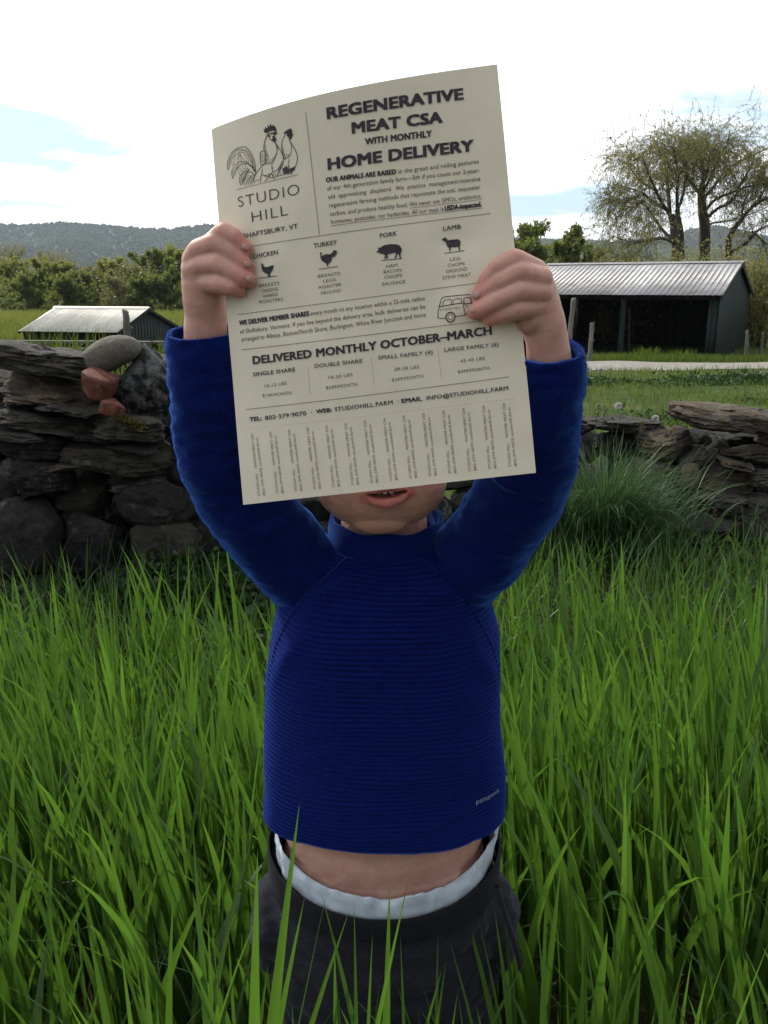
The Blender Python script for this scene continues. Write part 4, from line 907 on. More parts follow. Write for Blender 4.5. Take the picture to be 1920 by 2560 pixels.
# nails
m_nail = pmat('fingernail', [(.3, (.36, .205, .18)), (.7, (.41, .24, .215))], 50, .3, 0, spec=.5)
def nail(c, d, r=.0036):
    D, F = ico(2); q = D * np.array([r, r * .8, .0012]); o_ = link('fingernail', np_mesh('fingernail', q, F, True), person, m_nail)
    o_.location = c - foot; o_.rotation_euler = V3(d).to_track_quat('Z', 'Y').to_euler()
for (f_, x, y, dx, dz) in ((pl, 1232, 585, .5, .2), (pl, 1262, 868, .5, .15), (pl, 1300, 1115, .55, .1), (pr, 222, 868, -.5, .1), (pr, 178, 1080, -.55, .1)):
    nail(f_(x, y, .0118), (dx, -.75, dz))
# eyes (behind the flyer)
m_eye = pmat('eye', [(.3, (.7, .7, .68)), (.7, (.75, .75, .74))], 20, .2, 0, spec=.5); m_iris = pmat('iris', [(.3, (.04, .06, .10)), (.7, (.08, .12, .18))], 200, .2, 0, spec=.5)
for s in (-1, 1):
    D, F = ico(3); e_ = link('eye', np_mesh('eye', D * .0115, F, True), person, m_eye); e_.location = V3((-.003 + s * .029, .6935, .848)) - foot
    q = D * np.array([.005, .0015, .005]); i_ = link('iris', np_mesh('iris', q, F, True), e_, m_iris); i_.location = (0, -.0108, 0)
# hair: cap of locks over the skull
rngh = np.random.default_rng(2); polys = []
for _ in range(2600):
    a_ = rngh.uniform(0, 2 * np.pi); e_ = rngh.uniform(-.15, 1) ; el = math.asin(max(-.2, min(1, e_)))
    d0 = np.array([math.cos(a_) * math.cos(el), math.sin(a_) * math.cos(el), math.sin(el)])
    if d0[1] < -.25 and d0[2] < .62: continue
    c_ = np.array([-.003, .764, .853]); rr_ = np.array([.0715, .0855, .0875])
    flow = np.array([d0[0] * .8, d0[1] * .8 - .15, -.9 + rngh.normal(0, .1)]); pts = []; q = d0.copy()
    for s in range(6):
        pts.append(c_ + q * rr_ * (1 + .012 * math.sin(s * .6) + .01)); q = q + flow * .09; q /= np.linalg.norm(q)
    polys.append((pts, np.linspace(.0016, .0006, 6)))
V, F = tubes(polys, 3)
m_hair = pmat('hair', [(.3, (.10, .06, .03)), (.7, (.20, .13, .07))], 30, .5, 0, spec=.4)
D, F3 = ico(4); cap = D * np.array([.0722, .0862, .0885]) + np.array([-.003, .764, .853]); keep = ~((D[:, 1] < -.25) & (D[:, 2] < .58)) & (D[:, 2] > -.35)
F3 = F3[keep[F3].all(1)]
hm = np_mesh('hair', np.concatenate([V, cap]), [F, F3 + len(V)], True); link('hair', local(hm), person, m_hair)

# ---- clothes
def fleece(name, c0, c1, sheen_t, ribs=False):
    m, t, b, o = new_mat(name); v = coord(t, 'Object')
    n_ = noise_n(t, v, 260, 6, .7); c = ramp(t, n_, [(.3, c0), (.7, c1)])
    t.links.new(c, b.inputs['Base Color']); b.inputs['Roughness'].default_value = .95; b.inputs['Specular IOR Level'].default_value = .08
    b.inputs['Sheen Weight'].default_value = .9; b.inputs['Sheen Roughness'].default_value = .3; b.inputs['Sheen Tint'].default_value = (*sheen_t, 1)
    p_ = bump(t, noise_n(t, v, 700, 5, .8), .5, .0012, None); bump(t, noise_n(t, v, 45, 3), .25, .004, b, p_)
    return m
m_fl = fleece('blue_fleece', (.0022, .006, .062), (.0044, .0125, .118), (.10, .30, 1))
m_fr = fleece('blue_ribbed_fleece', (.0017, .0045, .058), (.0036, .0105, .108), (.08, .2, .9))
Zk = [.435, .455, .48, .52, .56, .60, .64, .67, .695, .715, .733, .745]
Ak = [.1175, .1170, .1150, .1125, .1105, .1085, .1050, .096, .082, .066, .052, .049]
Bk = [.0860, .0865, .0860, .0850, .0830, .080, .076, .070, .063, .056, .050, .048]
sweater = empty('pullover', (0, 0, 0), None, None); sweater.parent = person
def interp_s(xs_, ks, x):
    pts = np.stack([ks, ks], 1); return np.interp(x, xs_, ks)
def torso_pt(th, s):
    """th angle (front = -pi/2), s 0 hem .. 1 collar"""
    z = .435 + (.7335 - .435) * s
    a_ = np.interp(z, Zk, Ak); b_ = np.interp(z, Zk, Bk)
    c, sn = np.cos(th), np.sin(th); e_ = 2.3
    k_ = (np.abs(c) ** e_ + np.abs(sn) ** e_) ** (-1 / e_)
    x = a_ * c * k_; y = YC + b_ * sn * k_
    front = np.clip(-sn, 0, 1)
    zz = z + .026 * front ** 1.5 * (1 - s) ** 2 - .012 * front * s ** 6 + .015 * np.abs(c) ** 3 * (1 - s) ** 3
    # folds
    f_ = .0030 * np.sin(x * 42 + 1.3 * np.sin(z * 17)) * np.exp(-((z - .69) / .035) ** 2) + .0022 * np.sin(th * 5 + z * 20) * (1 - s) ** 1.5 + .0016 * np.sin(th * 3 + 4 * np.sin(z * 14))
    for (fx, fz, ang, am, L_) in ((-.048, .700, .5, .0055, .022), (.050, .700, -.45, .006, .02), (.0, .655, 0.05, .002, .05), (-.06, .58, -.25, .0022, .045), (.05, .47, .3, .0022, .05), (-.02, .62, .1, .0018, .04), (.07, .55, .5, .002, .04), (-.085, .63, 1.1, .003, .03), (.088, .625, -1.1, .003, .03), (.03, .52, .15, .0018, .05), (-.04, .49, -.1, .0016, .05)):
        u_ = (x - fx) * math.cos(ang) + (z - fz) * math.sin(ang); v_ = -(x - fx) * math.sin(ang) + (z - fz) * math.cos(ang)
        f_ = f_ + am * np.exp(-(u_ / L_) ** 2 - (v_ / .007) ** 2) * (sn < 0)
    return x + c * f_, y + sn * f_, zz
NR = 60; nz_ = NR * 6; nt_ = 220
s_ = np.linspace(0, 1, nz_ + 1)[:, None]; th_ = (np.arange(nt_) * 2 * np.pi / nt_)[None]
x, y, z = torso_pt(th_ + 0 * s_, s_ + 0 * th_)
ph_n = np.array([[mnoise.noise(Vector((math.cos(a_) * 1.6, math.sin(a_) * 1.6, b_ * 5))) for a_ in th_[0]] for b_ in s_[::6, 0]]); ph_n = np.repeat(ph_n, 6, 0)[:nz_ + 1]; ph_n = np.apply_along_axis(lambda q: np.convolve(np.pad(q, 6, 'edge'), np.ones(13) / 13, 'valid'), 0, ph_n)
rib = np.abs(np.sin(np.pi * s_ * NR + .55 * np.sin(th_ * 3) + 2.2 * ph_n)) ** .55
k_ = .0026 * (rib - .6)
cx, cy = x, y - YC; r_ = np.sqrt(cx ** 2 + cy ** 2); x = x + cx / r_ * k_; y = y + cy / r_ * k_
V = np.stack([x, y, z], -1).reshape(-1, 3)
i = np.arange(nz_)[:, None] * nt_; j = np.arange(nt_)[None]; j2 = (j + 1) % nt_
F = np.stack([i + j, i + j2, i + nt_ + j2, i + nt_ + j], -1).reshape(-1, 4)
# turned-in hem
hem = V[:nt_]; inn = []
for (dr, dz) in ((-.0012, -.0022), (-.0035, -.0018), (-.0045, .004), (-.005, .03)):
    c_ = hem.copy(); rr_ = np.sqrt(c_[:, 0] ** 2 + (c_[:, 1] - YC) ** 2); f_ = (rr_ + dr) / rr_; c_[:, 0] *= f_; c_[:, 1] = (c_[:, 1] - YC) * f_ + YC; c_[:, 2] += dz; inn.append(c_)
base_n = len(V); V = np.concatenate([V] + inn); rings = [np.arange(nt_)] + [base_n + q * nt_ + np.arange(nt_) for q in range(4)]
F2 = np.concatenate([np.stack([ra, rb2, np.roll(rb2, -1), np.roll(ra, -1)], -1) for ra, rb2 in zip(rings[:-1], rings[1:])])
tor = np_mesh('torso_panel', V, np.concatenate([F, F2]), True)
m_rib, t, b, o = new_mat('blue_ribbed'); 
m_rib = m_fr; tt = m_rib.node_tree
link('torso_panel', local(tor), sweater, m_rib)

def loft(name, pts, rad, mat, parent, flat=1.0, fold=.0025, seed=0, rim=True, n_=130, ns=72):
    p_ = catmull([q[:] for q in pts], n_); rr_ = np.interp(np.linspace(0, 1, n_), np.linspace(0, 1, len(rad)), rad)
    t_ = np.gradient(p_, axis=0); t_ /= np.linalg.norm(t_, axis=1, keepdims=True)
    n1 = np.cross(t_[0], [0, 1, 0]); n1 /= np.linalg.norm(n1); Ns = [n1]
    for i_ in range(1, n_):
        q = Ns[-1] - t_[i_] * (Ns[-1] @ t_[i_]); Ns.append(q / np.linalg.norm(q))
    Ns = np.array(Ns); Bs = np.cross(t_, Ns)
    if rim:   # cuff: turned edge going back inside
        kin = 8; r0 = rr_[0]
        order = [(kin - q, r0 - .0045) for q in range(kin)] + [(0.25, r0 - .0040), (-.0, r0 - .0022), (-.15, r0 - .0008)]
        P_, R_, NN, BB = [], [], [], []
        for (k_, r_) in order:
            i_ = int(max(0, round(k_ if k_ > 0 else 0))); off = t_[0] * (min(k_, 0)) * .004
            P_.append(p_[i_] + off); R_.append(r_ if i_ == 0 else rr_[i_] - .0045); NN.append(Ns[i_]); BB.append(Bs[i_])
        p_ = np.concatenate([P_, p_]); rr_ = np.concatenate([R_, rr_]); Ns = np.concatenate([NN, Ns]); Bs = np.concatenate([BB, Bs])
    m_ = len(p_); th = np.arange(ns) * 2 * np.pi / ns
    V = []
    for i_ in range(m_):
        ln_ = i_ / m_
        r_ = rr_[i_] * (1 + 0 * th)
        d_ = Ns[i_][None] * np.cos(th)[:, None] + Bs[i_][None] * np.sin(th)[:, None]
        pt = p_[i_][None] + d_ * r_[:, None]
        if fold:
            fl = np.array([mnoise.noise(Vector((q[0] * 22 + seed, q[1] * 22, q[2] * 28))) for q in pt]) + .5 * np.array([mnoise.noise(Vector((q[0] * 60 + seed, q[1] * 60, q[2] * 130 + 5))) for q in pt])
            pt = pt + d_ * (fl * fold)[:, None]
            inner = np.clip(d_[:, 0] * (1 if p_[-1][0] > p_[0][0] else -1) * .8 + d_[:, 2] * .5, 0, 1)
            pt = pt + d_ * (.0036 * np.sin(i_ * .62 + 1.5 * np.sin(th)) * math.exp(-((ln_ - .50) / .13) ** 2) * inner)[:, None] + d_ * (.0008 * np.sin(i_ * .5 + 2 * th) * math.exp(-((ln_ - .25) / .06) ** 2))[:, None]
        V.append(pt)
    V = np.concatenate(V); i = np.arange(m_ - 1)[:, None] * ns; j = np.arange(ns)[None]; j2 = (j + 1) % ns
    F = np.stack([i + j, i + j2, i + ns + j2, i + ns + j], -1).reshape(-1, 4)
    me = np_mesh(name, V, F, True); return link(name, local(me), parent, mat)
loft('sleeve', [P(506, 830, .662), P(518, 930, .668), P(534, 1041, .678), P(545, 1120, .686), P(574, 1190, .698), P(638, 1292, .712), P(712, 1376, .730), P(786, 1446, .742), P(860, 1505, .75)],
     [.0275, .0300, .0325, .0345, .0365, .0385, .0400, .0400, .034], m_fl, sweater, fold=.0035, seed=1)
loft('sleeve', [P(1363, 872, .618), P(1357, 960, .628), P(1346, 1050, .64), P(1340, 1110, .652), P(1322, 1180, .668), P(1262, 1292, .698), P(1196, 1376, .722), P(1126, 1446, .742), P(1050, 1505, .75)],
     [.0270, .0295, .0310, .0325, .0350, .0380, .0395, .0400, .034], m_fl, sweater, fold=.0035, seed=9)
# mock-neck collar
th = np.arange(120) * 2 * np.pi / 120; V = []
for (dz, dr) in ((-.012, .004), (-.006, .0045), (.0, .004), (.006, .003), (.0125, .0015), (.0135, .0), (.012, -.0018), (.0, -.0022), (-.012, -.002)):
    front = np.clip(-np.sin(th), 0, 1)
    V.append(np.stack([(.0475 + dr) * np.cos(th) * 1.04 + .002, .752 + (.0475 + dr) * np.sin(th) * (1.08), .7350 + dz - .0050 * front + .0012 * np.sin(th * 7)], -1))
m_ = len(V); V = np.concatenate(V); i = np.arange(m_ - 1)[:, None] * 120; j = np.arange(120)[None]; j2 = (j + 1) % 120
link('collar', local(np_mesh('collar', V, np.stack([i + j, i + j2, i + 120 + j2, i + 120 + j], -1).reshape(-1, 4), True)), sweater, m_fl)

# raglan seams: fine raised stitching from collar to underarm
for s in (-1, 1):
    pts = []
    for f_ in np.linspace(0, 1, 30):
        th0 = -np.pi / 2 + s * (.62 + .62 * f_ ** .8); sv_ = 1 - .45 * f_
        q = torso_pt(np.array(th0), np.array(sv_)); pts.append((q[0], q[1] - .001, q[2]))
    V, F = tubes([(np.array(pts), np.full(30, .0009))], 5); link('seam', local(np_mesh('seam', V, F, True)), sweater, m_fl)

# pants
PB = []
def pb(c, r): PB.append((V3(c), (r[0], r[1], max(r[2], .055))))
for z_, a_, b_ in ((.392, .1150, .0900), (.365, .1150, .0910), (.35, .124, .095), (.315, .128, .100), (.28, .126, .104), (.25, .118, .100)):
    pb((0, .750, z_), (a_, b_, .032))
for s in (-1, 1):
    for f_ in np.linspace(0, 1, 16): pb((s * (.058 + .004 * f_), .752, .25 - .19 * f_), (.060 - .018 * f_, .066 - .020 * f_, .03))
    pb((s * .112, .742, .315), (.026, .045, .05))
pants = remesh('trousers', PB, .0035, 8)
co = np.empty(len(pants.vertices) * 3, np.float32); pants.vertices.foreach_get('co', co); co = co.reshape(-1, 3).astype(float)
nrm = np.empty(len(pants.vertices) * 3, np.float32); pants.vertices.foreach_get('normal', nrm); nrm = nrm.reshape(-1, 3)
fl = np.array([mnoise.noise(Vector((q[0] * 25, q[1] * 25, q[2] * 60))) + .6 * mnoise.noise(Vector((q[0] * 70 + 4, q[1] * 70, q[2] * 90))) for q in co])
side = np.exp(-((np.abs(co[:, 0]) - .115) / .03) ** 2)
co = co + nrm * (fl * (.0030 + .0028 * side))[:, None]; frp = ((1 - (co[:, 1] - .748) / (np.hypot(co[:, 0], co[:, 1] - .748) + 1e-6)) / 2) ** 1.3; co[:, 2] -= .034 * frp * np.clip((co[:, 2] - .33) / .10, 0, 1)
pants.vertices.foreach_set('co', co.astype(np.float32).ravel())
def cloth(name, c0, c1, sc0=300, rough=.95):
    m = pmat(name, [(.3, c0), (.7, c1)], sc0, rough, .35, .001, 900, spec=.1); bb = m.node_tree.nodes['Principled BSDF']; bb.inputs['Sheen Weight'].default_value = .12; bb.inputs['Sheen Tint'].default_value = (.6, .65, .8, 1); return m
m_pant = cloth('grey_sweat_cloth', (.009, .010, .014), (.017, .019, .026)); m_band = cloth('dark_rib_cloth', (.007, .0075, .010), (.013, .014, .019))
m_band.node_tree.nodes['Principled BSDF'].inputs['Sheen Weight'].default_value = .05
m_diap = cloth('pale_diaper_cloth', (.36, .43, .50), (.47, .54, .60), 60)
trousers = link('trousers', local(pants), person, m_pant)
def band(name, a_, b_, zt_f, zt_s, hf, hs, mat, thick, parent, wav=0, yc=.748, seed=0, tuck=.0):
    th = np.arange(200) * 2 * np.pi / 200; fr_ = (1 - np.sin(th)) / 2; fr_ = fr_ ** 1.3
    zt = zt_s + (zt_f - zt_s) * fr_; hh = hs + (hf - hs) * fr_
    V = []; prof = [(1, -thick), (1.0, 0), (.97, thick * .6), (.7, thick), (.4, thick * .85), (.15, thick), (.0, thick * .6), (0, 0), (0, -thick)]
    for (f_, dr) in prof:
        wv = wav * (np.array([mnoise.noise(Vector((math.cos(a_) * 4.5 + seed, math.sin(a_) * 4.5, f_ * 1.2))) * 1.1 + .7 * mnoise.noise(Vector((math.cos(a_) * 13, math.sin(a_) * 13, f_ * 2.5 + seed))) for a_ in th])) * (.35 + f_)
        r_ = dr + wv
        V.append(np.stack([(a_ + r_) * np.cos(th), yc + (b_ + r_) * np.sin(th), zt - hh * (1 - f_) + wv * 1.2], -1))
    m_ = len(V); V = np.concatenate(V); i = np.arange(m_ - 1)[:, None] * 200; j = np.arange(200)[None]; j2 = (j + 1) % 200
    return link(name, local(np_mesh(name, V, np.stack([i + j, i + j2, i + 200 + j2, i + 200 + j], -1).reshape(-1, 4), True)), parent, mat)
wb = band('waistband', .1165, .0935, .391, .430, .020, .058, m_band, .0012, trousers, .0004)
dp = band('diaper', .1085, .0865, .408, .450, .023, .034, m_diap, .0016, person, .0050, seed=2); dp['label'] = 'pale blue white diaper edge above the waistband'
# side pocket welt with its shadowed opening, on the right
pk = P(1262, 2330, .70)
pts = catmull([P(1240, 2215, .672)[:], P(1262, 2285, .672)[:], P(1290, 2370, .69)[:], P(1302, 2425, .70)[:]], 16)
V, F = tubes([(pts, np.array([.003] * 16))], 6); link('pocket', local(np_mesh('pocket', V, F, True)), trousers, m_pant)
pts = catmull([P(735, 2235, .69)[:], P(716, 2270, .70)[:], P(700, 2310, .71)[:], P(692, 2350, .715)[:]], 16)
V, F = tubes([(pts, np.array([.0028] * 16))], 6); link('pocket', local(np_mesh('pocket', V, F, True)), trousers, m_pant)
# shoes, hidden in the grass
m_shoe = pmat('rubber_boot', [(.3, (.03, .05, .08)), (.7, (.05, .08, .12))], 10, .5, .1, .002, 40)
for s in (-1, 1):
    sb = [(V3((s * .060, .765, .035)), (.034, .036, .034)), (V3((s * .062, .735, .030)), (.034, .04, .030)), (V3((s * .064, .70, .024)), (.032, .036, .024)), (V3((s * .060, .762, .07)), (.035, .037, .04))]
    sm = remesh('shoe', sb, .004, 6); link('shoe', local(sm), person, m_shoe)

# loose fibres standing off the fleece
def fuzz(ob, n_, L, seed):
    me = ob.data; nv_ = len(me.vertices); co_ = np.empty(nv_ * 3, np.float32); me.vertices.foreach_get('co', co_); co_ = co_.reshape(-1, 3); nr_ = np.empty(nv_ * 3, np.float32); me.vertices.foreach_get('normal', nr_); nr_ = nr_.reshape(-1, 3)
    g_ = np.random.default_rng(seed); k_ = g_.integers(0, nv_, n_); p_ = co_[k_] + g_.normal(0, .0009, (n_, 3)); d_ = nr_[k_] + g_.normal(0, .45, (n_, 3)); d_ /= np.linalg.norm(d_, axis=1, keepdims=True)
    s_ = np.cross(d_, g_.normal(size=(n_, 3))); s_ /= np.linalg.norm(s_, axis=1, keepdims=True); l_ = (L * g_.uniform(.4, 1.3, n_))[:, None]
    V = np.stack([p_ - s_ * .00013 - d_ * .0006, p_ + s_ * .00013 - d_ * .0006, p_ + d_ * l_ + s_ * l_ * g_.normal(0, .3, (n_, 1))], 1).reshape(-1, 3)
    tag(link('fuzz', np_mesh('fuzz', V, np.arange(n_ * 3).reshape(-1, 3)), ob, m_fl), kind='stuff')
for k_, ob_ in enumerate([q for q in sweater.children if q.name.startswith('sleeve')]): fuzz(ob_, 16000, .0022, k_)
for ob_ in [q for q in sweater.children if q.name.startswith('torso_panel')]: fuzz(ob_, 14000, .0016, 7)
TEXTS=[('REGENERATIVE', 92.7, 262.4, 189.1, 259.4, 7.4, 3), ('MEAT CSA', 109.3, 249.8, 172.8, 246.6, 7.2, 3), ('WITH MONTHLY', 117.6, 240.9, 164.6, 238.6, 4.3, 2), ('HOME DELIVERY', 89.7, 229.5, 193.0, 225.1, 7.5, 3), ('OUR ANIMALS ARE RAISED', 87.0, 221.4, 137.2, 218.4, 3.3, 2), ('in the green and rolling pastures', 139.0, 218.3, 196.2, 216.3, 3.3, 0), ('of our 4th-generation family farm—5th if you count our 2-year-', 87.1, 215.8, 196.2, 210.3, 3.3, 0), ('old  apprenticing  shepherd.  We  practice  management-intensive', 87.3, 210.0, 196.1, 204.7, 3.3, 0), ('regenerative farming methods that rejuvenate the soil, sequester', 87.4, 204.2, 195.8, 199.3, 3.3, 0), ('carbon, and produce healthy food.', 87.3, 198.5, 143.3, 195.5, 3.4, 0), ('We never use GMOs, antibiotics,', 144.6, 195.4, 195.9, 193.4, 3.3, 0), ('hormones, pesticides, nor herbicides. All our meat is', 87.4, 193.0, 168.2, 188.8, 3.4, 0), ('USDA-inspected.', 169.3, 188.8, 195.4, 187.8, 3.4, 2), ('STUDIO', 17.8, 217.8, 66.6, 217.1, 7.9, -1), ('HILL', 27.8, 205.1, 56.2, 204.7, 7.7, -1), ('SHAFTSBURY, VT', 19.6, 195.2, 62.6, 194.5, 3.4, 1), ('CHICKEN', 25.6, 179.3, 45.6, 179.2, 3.3, 1), ('BREASTS', 28.3, 158.2, 44.2, 157.7, 2.4, 1), ('THIGHS', 29.8, 154.0, 42.8, 153.9, 2.4, 1), ('WINGS', 30.5, 150.1, 42.1, 150.2, 2.4, 1), ('ROASTERS', 27.1, 146.6, 45.6, 146.1, 2.4, 1), ('TURKEY', 73.0, 179.0, 90.2, 178.7, 3.2, 1), ('BREASTS', 73.9, 158.0, 90.3, 157.5, 2.3, 1), ('LEGS', 77.3, 153.9, 86.7, 153.8, 2.3, 1), ('ROASTER', 73.7, 150.1, 90.4, 149.8, 2.3, 1), ('GROUND', 74.6, 146.0, 89.7, 145.7, 2.3, 1), ('PORK', 121.5, 178.0, 133.7, 177.7, 3.0, 1), ('HAM', 123.9, 157.0, 132.0, 156.8, 2.3, 1), ('BACON', 121.8, 153.6, 134.6, 152.9, 2.3, 1), ('CHOPS', 121.8, 149.7, 134.7, 149.3, 2.3, 1), ('SAUSAGE', 119.7, 145.4, 136.7, 144.7, 2.3, 1), ('LAMB', 166.9, 175.7, 179.3, 175.3, 3.0, 1), ('LEG', 169.6, 154.6, 176.7, 154.4, 2.3, 1), ('CHOPS', 167.5, 150.9, 179.7, 150.5, 2.3, 1), ('GROUND', 165.9, 147.0, 181.0, 146.7, 2.3, 1), ('STEW MEAT', 163.1, 143.0, 183.3, 142.4, 2.3, 1), ('WE DELIVER MEMBER SHARES', 9.7, 133.3, 64.3, 132.5, 3.5, 2), ('every month to any location within a 25-mile radius', 65.6, 132.5, 149.2, 130.9, 3.4, 0), ('of Shaftsbury, Vermont. If you live beyond the delivery area, bulk deliveries can be', 9.7, 127.0, 149.1, 125.2, 3.4, 0), ('arranged to Albany, Boston/North Shore, Burlington, White River Junction and more', 10.1, 121.1, 148.8, 119.5, 3.5, 0), ('DELIVERED MONTHLY OCTOBER–MARCH', 17.8, 103.5, 194.0, 100.4, 6.0, 2), ('SINGLE SHARE', 16.9, 94.5, 49.8, 94.3, 3.0, 1), ('DOUBLE SHARE', 64.7, 94.9, 100.1, 94.0, 2.9, 1), ('SMALL FAMILY (4)', 111.9, 94.4, 151.2, 93.0, 2.9, 1), ('LARGE FAMILY (6)', 159.7, 93.2, 198.2, 91.7, 2.8, 1), ('10-12 LBS', 24.9, 85.2, 42.2, 85.4, 2.4, 1), ('18-20 LBS', 74.1, 85.5, 92.1, 85.3, 2.3, 1), ('28-30 LBS', 122.6, 84.9, 140.7, 84.3, 2.3, 1), ('42-45 LBS', 170.2, 84.1, 187.7, 83.8, 2.3, 1), ('$149/MONTH', 22.6, 78.2, 45.2, 77.9, 2.4, 1), ('$249/MONTH', 71.5, 78.3, 94.9, 78.0, 2.4, 1), ('$349/MONTH', 120.3, 77.6, 143.0, 77.4, 2.3, 1), ('$449/MONTH', 167.8, 76.9, 190.3, 76.6, 2.3, 1), ('TEL:', 10.9, 61.6, 20.1, 61.6, 3.2, 2), ('802·379·9070  ·', 23.0, 61.3, 59.3, 61.4, 3.2, 1), ('WEB:', 62.5, 61.5, 73.9, 61.6, 3.1, 2), ('STUDIOHILL.FARM  ·', 76.4, 61.6, 123.7, 61.3, 3.1, 1), ('EMAIL', 125.9, 61.3, 140.3, 61.2, 3.1, 2), ('INFO@STUDIOHILL.FARM', 144.0, 61.1, 202.0, 60.6, 3.0, 1), ('STUDIO HILL', 159.3, 121.7, 173.7, 121.7, 1.7, 1)]
